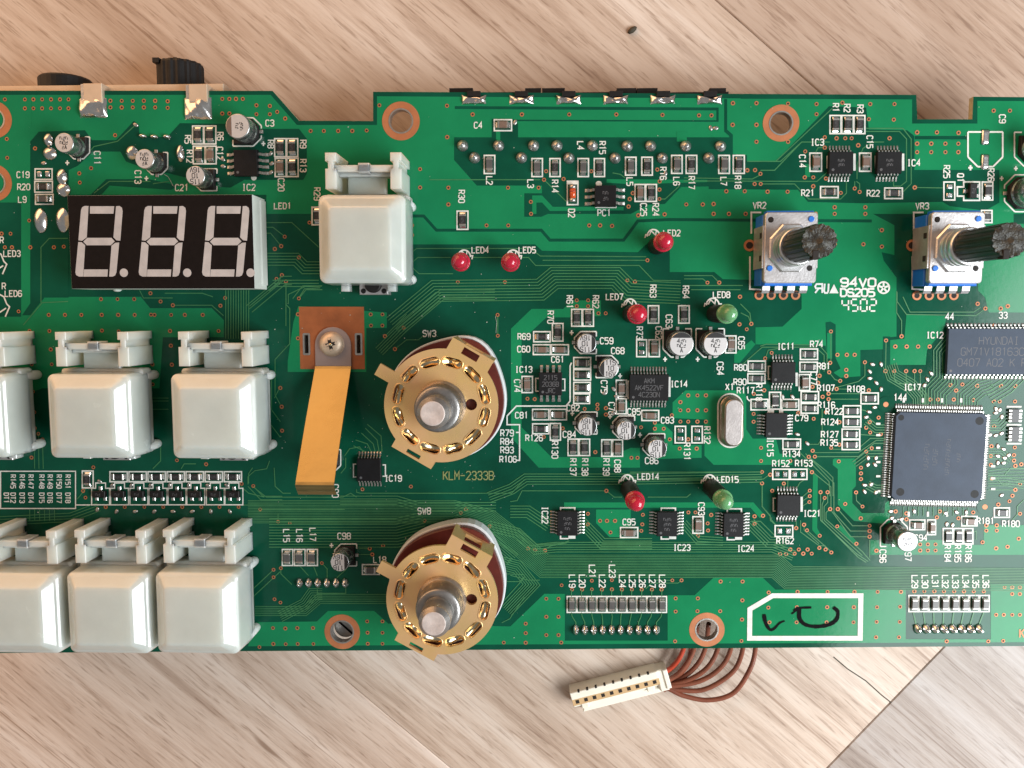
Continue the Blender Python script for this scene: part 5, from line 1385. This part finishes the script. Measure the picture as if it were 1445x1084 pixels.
# ------------------------------------------------------------------ rotary switches
def rotary(px, py, des, turn, note):
    """px, py: pixel of the plate's middle"""
    zp = 14.0
    c = P(px, py, zp)
    mb = MB()
    body = [(12.0*math.cos(math.radians(t))*(1+0.16*math.exp(-((t-62)/26)**2)), 12.0*math.sin(math.radians(t))*(1+0.16*math.exp(-((t-62)/26)**2))) for t in range(0, 360, 6)]
    mb.prism(body, 4.9, 7.0, 0, 0.15)
    mb.lathe(0, 0, [(9.0, 7.0), (9.0, 11.5)], 40, 0)
    o = bpart('rotary_switch', mb.mesh('rotary_switch', ['phenolic']), c[0], c[1], 0, 0, f'brass plated rotary switch on dark red base, {note}, printed {des}')
    mb = MB(); rim = [(x*1.035, y*1.035) for x, y in body]
    mb.prism(rim, 1.0, 4.9, 0, 0.2)
    link('white_rim', mb.mesh('white_rim', ['rim_white']), o)
    # plate outline with two lugs and an arm
    R = 11.25
    out = []
    def add_rect(a, r1, hw):
        ar = math.radians(a)
        for q in ((math.sqrt(R*R-hw*hw), -hw), (r1, -hw), (r1, hw), (math.sqrt(R*R-hw*hw), hw)): out.append(rot(q, ar))
    feats = sorted([(60.0+turn, 12.8, 4.6), (150.0+turn, 14.4, 1.25), (240.0+turn, 12.0, 4.5)])
    t = feats[0][0]-180
    ang_list = []
    for i, (a, r1, hw) in enumerate(feats):
        half = math.degrees(math.asin(hw/R))
        add_rect(a, r1, hw)
        nxt = feats[(i+1) % 3][0]+(360 if i == 2 else 0)
        nh = math.degrees(math.asin(feats[(i+1) % 3][2]/R))
        s0, s1 = a+half+3, nxt-nh-3
        n = max(2, int((s1-s0)/5))
        for k in range(n+1):
            tt = math.radians(s0+(s1-s0)*k/n); out.append((R*math.cos(tt), R*math.sin(tt)))
    loops = [out]
    def slot(rad, a, hl, hw):
        ar = math.radians(a)
        pts = []
        for s, base in ((1, 0), (-1, 180)):
            for k in range(6):
                t_ = math.radians(base-90+180*k/5)
                pts.append((s*(hl-hw)+hw*math.cos(t_), hw*math.sin(t_)))
        pts = [rot(p, math.pi/2) for p in pts]
        return [rot((p[0]+rad, p[1]), ar) for p in pts]
    slots = [slot(8.75, 15+30*k+turn, 2.0, 0.95) for k in range(12)]
    loops += slots
    loops.append([rot(p, math.radians(60+turn)) for p in [(10.9, -1.75), (12.35, -1.75), (12.35, 1.75), (10.9, 1.75)]])
    loops.append([rot(p, math.radians(240+turn)) for p in [(10.7, -1.5), (11.55, -1.5), (11.55, 1.5), (10.7, 1.5)]])
    loops.append(circle(5.95, 0.25, 1.15, 16))
    mb = MB(); mb.holed(loops, zp-0.9, zp, 0)
    for a, r1, hw in (feats[0], feats[2]):      # bent legs of the two lugs
        ar = math.radians(a)
        for s in (-1, 1):
            q = rot((r1-0.35, s*(hw-1.35)), ar)
            mb.box(q[0], q[1], 0.40, 1.34, 5.5, zp-0.05, 0, 0.1, ar)
        q = rot((r1-0.35, 0), ar); mb.box(q[0], q[1], 0.38, hw-0.3, 5.5, 8.6, 0, 0.1, ar)
    link('top_plate', mb.mesh('top_plate', ['brass_plate']), o)
    for sl in slots:                             # pressed rims round the slots
        mb = MB()
        cxs = sum(p[0] for p in sl)/len(sl); cys = sum(p[1] for p in sl)/len(sl)
        o1 = [(cxs+(x-cxs)*1.14, cys+(y-cys)*1.14) for x, y in sl]; o2 = [(cxs+(x-cxs)*1.07, cys+(y-cys)*1.07) for x, y in sl]; o3 = [(cxs+(x-cxs)*0.94, cys+(y-cys)*0.94) for x, y in sl]
        mb.stack([[(x, y, zp-0.02) for x, y in o1], [(x, y, zp+0.12) for x, y in o2], [(x, y, zp-0.6) for x, y in o3]], 0, False, False, True)
        link('slot_rim', mb.mesh('slot_rim', ['brass_plate']), o)
    # wavy detent spring under the slots
    mb = MB(); n = 144; loops2 = []
    for i in range(n):
        t = 2*math.pi*i/n
        zc = zp-1.15+0.45*math.sin(12*t+0.6+0.7*math.sin(5*t))
        loops2.append([((8.75+0.85*math.cos(p))*math.cos(t), (8.75+0.85*math.cos(p))*math.sin(t), zc+0.5*math.sin(p)) for p in [2*math.pi*k/8 for k in range(8)]])
    st = [mb.add(l) for l in loops2]
    for i in range(n):
        a_, b_ = st[i], st[(i+1) % n]
        for k in range(8): mb.face((a_+k, b_+k, b_+(k+1) % 8, a_+(k+1) % 8), 0, True)
    link('detent_spring', mb.mesh('detent_spring', ['brass_shiny']), o)
    mb = MB(); mb.lathe(0, 0, [(10.6, 11.0), (10.6, zp-1.6), (5, zp-1.6)], 40, 0); link('inner_ring', mb.mesh('inner_ring', ['phenolic']), o)
    mb = MB()
    prof = [(4.95, zp-0.2), (4.95, zp+0.5), (4.6, zp+0.75)]
    z = zp+0.9
    while z < 19.4:
        prof += [(4.55, z), (4.28, z+0.25)]; z += 0.5
    prof += [(4.4, 19.6), (4.1, 19.9), (3.3, 19.95)]
    mb.lathe(0, 0, prof, 48, 0, True)
    link('threaded_bushing', mb.mesh('threaded_bushing', ['zinc_grey']), o)
    mb = MB(); mb.lathe(0, 0, [(3.0, 19.0), (3.0, 20.8), (2.82, 20.95), (2.82, 21.3), (3.0, 21.45), (3.0, 25.3)], 40, 0, True, False, False)
    mb.lathe(0, 0, [(3.0, 25.3), (2.25, 26.2)], 40, 0, False, False, False)
    mb.lathe(0, 0, [(2.25, 26.2), (2.1, 26.24), (0.4, 26.15)], 40, 1, False)
    link('shaft', mb.mesh('shaft', ['zinc_grey', 'zinc_face']), o)
rotary(622.3, 572.7, 'SW3', 0, 'beside the KLM-2333B board number')
rotary(623.6, 847.3, 'SW8', 1.5, 'overhanging the lower board edge')

# ------------------------------------------------------------------ push switches under the keys
KEYS = [(529, 345, 'single white translucent key cap beside the three digit display'),
        (7.6, 577.5, 'white translucent key cap cut off by the picture edge, above the printed resistor table'),
        (171, 577.5, 'white translucent key cap above the resistor table, between two keys of the spaced row'),
        (333.6, 577.8, 'white translucent key cap beside the brass strip, above the transistor row'),
        (76.7, 837.0, 'white translucent key cap at the far end of the touching row from the connector pins'),
        (194.5, 837.0, 'white translucent key cap in the middle of the touching row of three'),
        (311.4, 837.0, 'white translucent key cap of the touching row beside capacitor C98')]
mbs = MB()
mbs.box(0, 0, 3.0, 3.0, 0.1, 3.3, 0, 0.15); mbs.lathe(0, -0.9, [(1.75, 3.3), (1.75, 4.1), (1.5, 4.3)], 24, 1)
for sx in (-1, 1):
    mbs.lathe(sx*2.15, -2.25, [(0.55, 3.3), (0.5, 3.36)], 14, 1); mbs.lathe(sx*2.15, 2.25, [(0.55, 3.3), (0.5, 3.36)], 14, 1)
sw_mesh = mbs.mesh('push_switch', ['steel_bright', 'black_plastic'])
for x, y, l in KEYS:
    c = P(x, y); 
    bpart('push_switch', sw_mesh, c[0]+0.3, c[1]-7.6, 0.05, 0, None)
bpart('legend', silk.mesh('legend', ['silk', 'gold_trace', 'marker_ink', 'copper']), 0, 0, 0, 0, 'white printed legend lettering and outlines on the board', 'stuff')
dust = MB()
rd = random.Random(11)
for i in range(420):
    x, y = rd.uniform(20, 1440), rd.uniform(140, 905)
    if rd.random() < 0.4: x, y = rd.uniform(380, 720), rd.uniform(400, 720)
    c = P(x, y); r = rd.uniform(0.03, 0.11)*rd.choice((0.7, 1, 1, 1.5)); a0 = rd.uniform(0, 3)
    dust.flat([(c[0]+r*rd.uniform(0.6, 1.2)*math.cos(a0+t*1.257), c[1]+r*rd.uniform(0.5, 1.0)*math.sin(a0+t*1.257)) for t in range(5)], 0.165+0.0003*(i % 40), 0)
dust.ribbon(W([(232, 246), (238, 250), (242, 257), (245, 263)]), 0.10, 0.19, 0); dust.ribbon(W([(700, 470), (701, 455), (699, 446)]), 0.06, 0.19, 0)
bpart('dust_specks', dust.mesh('dust_specks', ['dust']), 0, 0, 0, 0, None, 'stuff')
bpart('legend_backing', darks.mesh('legend_backing', ['mask_dark']), 0, 0, 0, 0, None, 'stuff')
cp = P(422, 433); cq = P(515, 521)
mb = MB()
w_, h_ = cq[0]-cp[0], cp[1]-cq[1]
def hole(x0, x1, y0, y1):
    a_ = P(x0, y0); b_ = P(x1, y1); return [(a_[0]-cp[0], a_[1]-cp[1]), (b_[0]-cp[0], a_[1]-cp[1]), (b_[0]-cp[0], b_[1]-cp[1]), (a_[0]-cp[0], b_[1]-cp[1])]
s1_, s2_ = hole(428.5, 437, 470.5, 501), hole(502, 510.5, 470.5, 501)
mb.holed([[(0, 0), (w_, 0), (w_, -h_), (0, -h_)], s1_, s2_], 0.0, 0.10, 0)
bpart('copper_patch', mb.mesh('copper_patch', ['copper_patch']), cp[0], cp[1], 0, 0, 'bare copper square with two slots under the brass strip')
for s_ in (s1_, s2_):
    mb = MB(); cx_ = sum(p[0] for p in s_)/4; cy_ = sum(p[1] for p in s_)/4
    mb.holed([rrect(0.80, 2.35, 0.3, 3), rrect(0.42, 1.95, 0.15, 3)], -TH, 0.16, 0)
    bpart('plated_slot', mb.mesh('plated_slot', ['tin']), cp[0]+cx_, cp[1]+cy_, 0)

# ------------------------------------------------------------------ brass strip and its screw
root = P(470.5, 487)
strip = link('spring_strip', None, None, (root[0], root[1], 0.1), 0, 'long bent brass spring strip screwed down on the copper square', 'metal strip')
hw = 3.85
mb = MB()
tabl = [(-hw, -4.6), (hw, -4.6), (hw, 0)]+[(hw*math.cos(t*math.pi/12), hw*math.sin(t*math.pi/12)) for t in range(1, 12)]+[(-hw, 0)]
mb.prism(tabl, 0.0, 0.42, 0, 0.05)
link('fixing_tab', mb.mesh('fixing_tab', ['tab_grey']), strip)
mb = MB()
end = P(441, 680, 15.2); tip = P(441, 697, 13.6)
ye = end[1]-root[1]; yt = tip[1]-root[1]
prof = [(-4.5, 0.32), (-5.0, 0.55)]
for k in range(1, 13):
    t = k/12
    prof.append((-5.0+(ye+5.0)*t, 0.55+14.4*(t**1.02)+0.35*math.sin(t*3.1)))
prof += [(ye-0.55, 15.25), (ye-1.0, 15.1), (ye-1.35, 14.7), (ye-1.75, 14.55), (ye-2.1, 14.1), (yt-0.1, 13.4)]
up = [(-hw, hw) for _ in prof]
for side in (0, 1):
    pass
loops = []
xs = [0.0-0.10*max(0, (-p[0]-5))/10 for p in prof]
for (y, z), x in zip(prof, xs):
    loops.append([(x-hw, y, z), (x+hw, y, z), (x+hw, y, z+0.3), (x-hw, y, z+0.3)])
mb.stack(loops, 0, smooth=False)
mb.f = [f[::-1] for f in mb.f]
link('spring_leaf', mb.mesh('spring_leaf', ['brass_strip']), strip)
sc = P(467, 486, 1.5)
mb = MB()
mb.lathe(0, 0, [(2.66, 0.5), (2.68, 0.75), (2.5, 1.25), (2.05, 1.75), (1.4, 2.05), (0.5, 2.18)], 36, 0)
mb.f = mb.f[:-1]; mb.m = mb.m[:-1]; mb.s = mb.s[:-1]
mb.flat(circle(0, 0, 0.5, 36), 2.18, 0)
screw = link('screw', mb.mesh('screw', ['steel_tan']), None, (sc[0], sc[1], 0.02), math.radians(12), 'round head cross recess screw holding the brass strip', 'screw')
mb = MB()
cr = []
a1, a2 = 0.36, 1.45
for x, y in ((a1, a1), (a1, a2), (-a1, a2), (-a1, a1), (-a2, a1), (-a2, -a1), (-a1, -a1), (-a1, -a2), (a1, -a2), (a1, -a1), (a2, -a1), (a2, a1)): cr.append((x, y))
mb.prism(cr, 1.3, 2.24, 0)
for i, v in enumerate(mb.v):
    if v[2] > 2: mb.v[i] = (v[0], v[1], 2.24-0.095*(v[0]**2+v[1]**2))
lz = [(x*0.55, y*0.55) for x, y in cr]
link('cross_recess', mb.mesh('cross_recess', ['hole_dark']), screw)
mb = MB(); mb.lathe(0.12, -0.1, [(0.33, 2.2), (0.28, 2.27), (0.1, 2.29)], 12, 0); link('recess_glint', mb.mesh('glint_bump', ['brass_shiny']), screw)  # raised brass dot stands in for a highlight in the recess
mb = MB(); mb.lathe(0, 0, [(1.4, -6), (1.4, 0.6)], 16, 0); link('thread', mb.mesh('thread', ['steel']), screw)

# ------------------------------------------------------------------ key caps
def key_meshes():
    cap = MB()
    def lp(h, r, z, dx=0, dy=0): return [(x+dx, y+dy, z) for x, y in rrect(h, h, r, 5)]
    cap.stack([lp(8.76, 1.0, 4.6), lp(8.58, 1.2, 11.3), lp(8.52, 1.3, 11.8), lp(8.18, 1.3, 12.15), lp(7.8, 1.2, 12.38), lp(6.15, 0.75, 13.88), lp(5.85, 0.6, 14.03), lp(5.5, 0.5, 14.07)], 0, smooth=False)
    fl = MB()
    fl.prism(rrect(8.6, 9.0, 0.7, 4, 0.0, 0.35), 3.2, 7.2, 0, 0.4)
    ne = MB()
    ne.box(0, 11.2, 3.9, 2.6, 5.6, 6.8, 0, 0.25)
    cl = MB()
    for s in (-1, 1):
        x = s*6.45
        pts = [(-1.1, 10.0), (1.1, 10.0), (1.1, 13.9), (0.55, 13.9), (0.55, 15.4), (1.1, 15.4), (1.1, 17.0), (-1.1, 17.0), (-1.1, 15.4), (-0.55, 15.4), (-0.55, 13.9), (-1.1, 13.9)]
        cl.prism([(x+a, b) for a, b in pts], 0.0, 10.2, 0, 0.08)
    cl.box(0, 14.05, 5.95, 0.62, 6.0, 9.7, 0, 0.1); cl.box(0, 14.1, 1.1, 0.95, 6.0, 9.9, 0, 0.1); cl.box(0, 13.2, 5.4, 0.5, 5.6, 8.2, 0, 0.1)
    pg = MB(); pg.lathe(0, 0, [(0.75, 0.0), (0.95, 0.35), (1.0, 0.9), (1.0, 5.0)], 16, 0)
    tb = MB(); tb.box(0, 0, 0.85, 1.0, 2.6, 5.0, 0, 0.15)
    return [(n, m.mesh(n, [mt])) for n, m, mt in (('cap', cap, 'key_white'), ('flange', fl, 'key_flange'), ('hinge_neck', ne, 'key_clip'), ('hinge_clip', cl, 'key_clip'), ('peg', pg, 'key_clip'), ('stop_tab', tb, 'key_white'))]
KM = dict(key_meshes())
for x, y, l in KEYS:
    c = P(x, y)
    k = link('key_cap', None, None, (c[0], c[1], 0.06), random.uniform(-0.006, 0.006), l, 'key cap', None, 'white translucent key caps on the board')
    for n in ('cap', 'flange', 'hinge_neck', 'hinge_clip'): link(n, KM[n], k)
    for px_, py_ in ((7.95, 7.6), (7.95, -7.4)): link('peg', KM['peg'], k, (px_, py_, 0))
    for px_, py_ in ((-5.2, -9.0), (4.4, -9.0)): link('stop_tab', KM['stop_tab'], k, (px_, py_, 0))

# ------------------------------------------------------------------ wire harness with its plug
ZT = ZF+4.6
A = Vector(P(804, 979, ZT)); B = Vector(P(927, 947.5, ZT))
ax = (B-A); Lp = ax.length; ax.normalize()
pa = math.atan2(ax.y, ax.x)
har = link('wire_harness', None, None, (A.x, A.y, ZF), pa, 'cream ten way plug with brown wires lying on the wood floor', 'wire harness')
mb = MB()
D = 5.4
mb.box(Lp/2, -0.85, Lp/2, 0.85, 0.0, 4.6, 0, 0.12)
mb.box(Lp/2, -2.55, Lp/2, 0.90, 0.0, 4.05, 1, 0.05)
mb.box(Lp/2, -3.75, Lp/2, 0.42, 0.0, 3.2, 0, 0.1)
mb.prism([(2.6, -3.9), (Lp-1.4, -3.9), (Lp-0.2, -6.2), (1.6, -6.2)][::-1], 0.0, 2.4, 0, 0.15)
mb.box(2.6, -4.2, 0.9, 0.7, 0.0, 3.5, 0, 0.2); mb.box(Lp-2.4, -4.2, 0.9, 0.7, 0.0, 3.5, 0, 0.2)
mb.box(Lp+0.7, -2.8, 1.0, 2.6, 0.0, 3.9, 0, 0.2); mb.box(Lp+1.75, -2.6, 0.55, 2.3, 0.0, 4.3, 0, 0.15)
hs_ = link('plug_housing', mb.mesh('plug_housing', ['plug_cream', 'plug_tan']), har)
for k in range(10):
    mb = MB(); mb.box(1.15+k*(Lp-2.3)/9, -2.60, 0.42, 0.42, 3.6, 4.07, 0)
    link('contact_hole', mb.mesh('contact_hole', ['hole_dark']), hs_)
for k in range(9):
    mb = MB(); mb.box(2.1+k*(Lp-4.2)/8, -0.10, 0.24, 0.18, 3.6, 4.615, 0)
    link('key_notch', mb.mesh('key_notch', ['hole_dark']), hs_)
def to_local(p):
    q = rot((p[0]-A.x, p[1]-A.y), -pa); return (q[0], q[1], p[2]-ZF)
wires = [([(928, 953), (944, 945), (958, 930), (966, 910), (970, 880)], 'wire_red', 2.2), ([(940, 962), (958, 950), (972, 932), (980, 912), (984, 880)], 'wire_brown', 2.6), ([(942, 966), (968, 953), (986, 935), (996, 912), (1000, 880)], 'wire_brown', 1.6),
         ([(942, 968), (975, 958), (1000, 940), (1014, 912), (1018, 880)], 'wire_brown', 2.6), ([(943, 969), (985, 962), (1014, 945), (1030, 920), (1036, 880)], 'wire_brown', 2.9), ([(943, 972), (990, 974), (1030, 952), (1046, 925), (1052, 880)], 'wire_brown', 2.0),
         ([(943, 972), (965, 982), (1000, 988), (1035, 978), (1058, 945), (1066, 915), (1066, 880)], 'wire_brown', 2.2), ([(938, 963), (952, 956), (966, 944), (974, 925), (977, 880)], 'wire_brown', 1.2)]
for pts, m, z0 in wires:
    n = len(pts); path = []
    for i, (x, y) in enumerate(pts):
        z = ZF+z0+(2.4*i/(n-1) if i < n-1 else 5.0)*1.0
        p = P(x, y, z); path.append(to_local((p[0], p[1], z)))
    p0 = path[0]
    path = [(p0[0]-1.2, p0[1], p0[2])]+path
    mb = MB(); mb.tube(smooth_path(path, 8), 0.56, 10, 0)
    link('wire', mb.mesh('wire', [m]), har, (0, 0, 0), 0, 'bright orange red wire' if m == 'wire_red' else None)
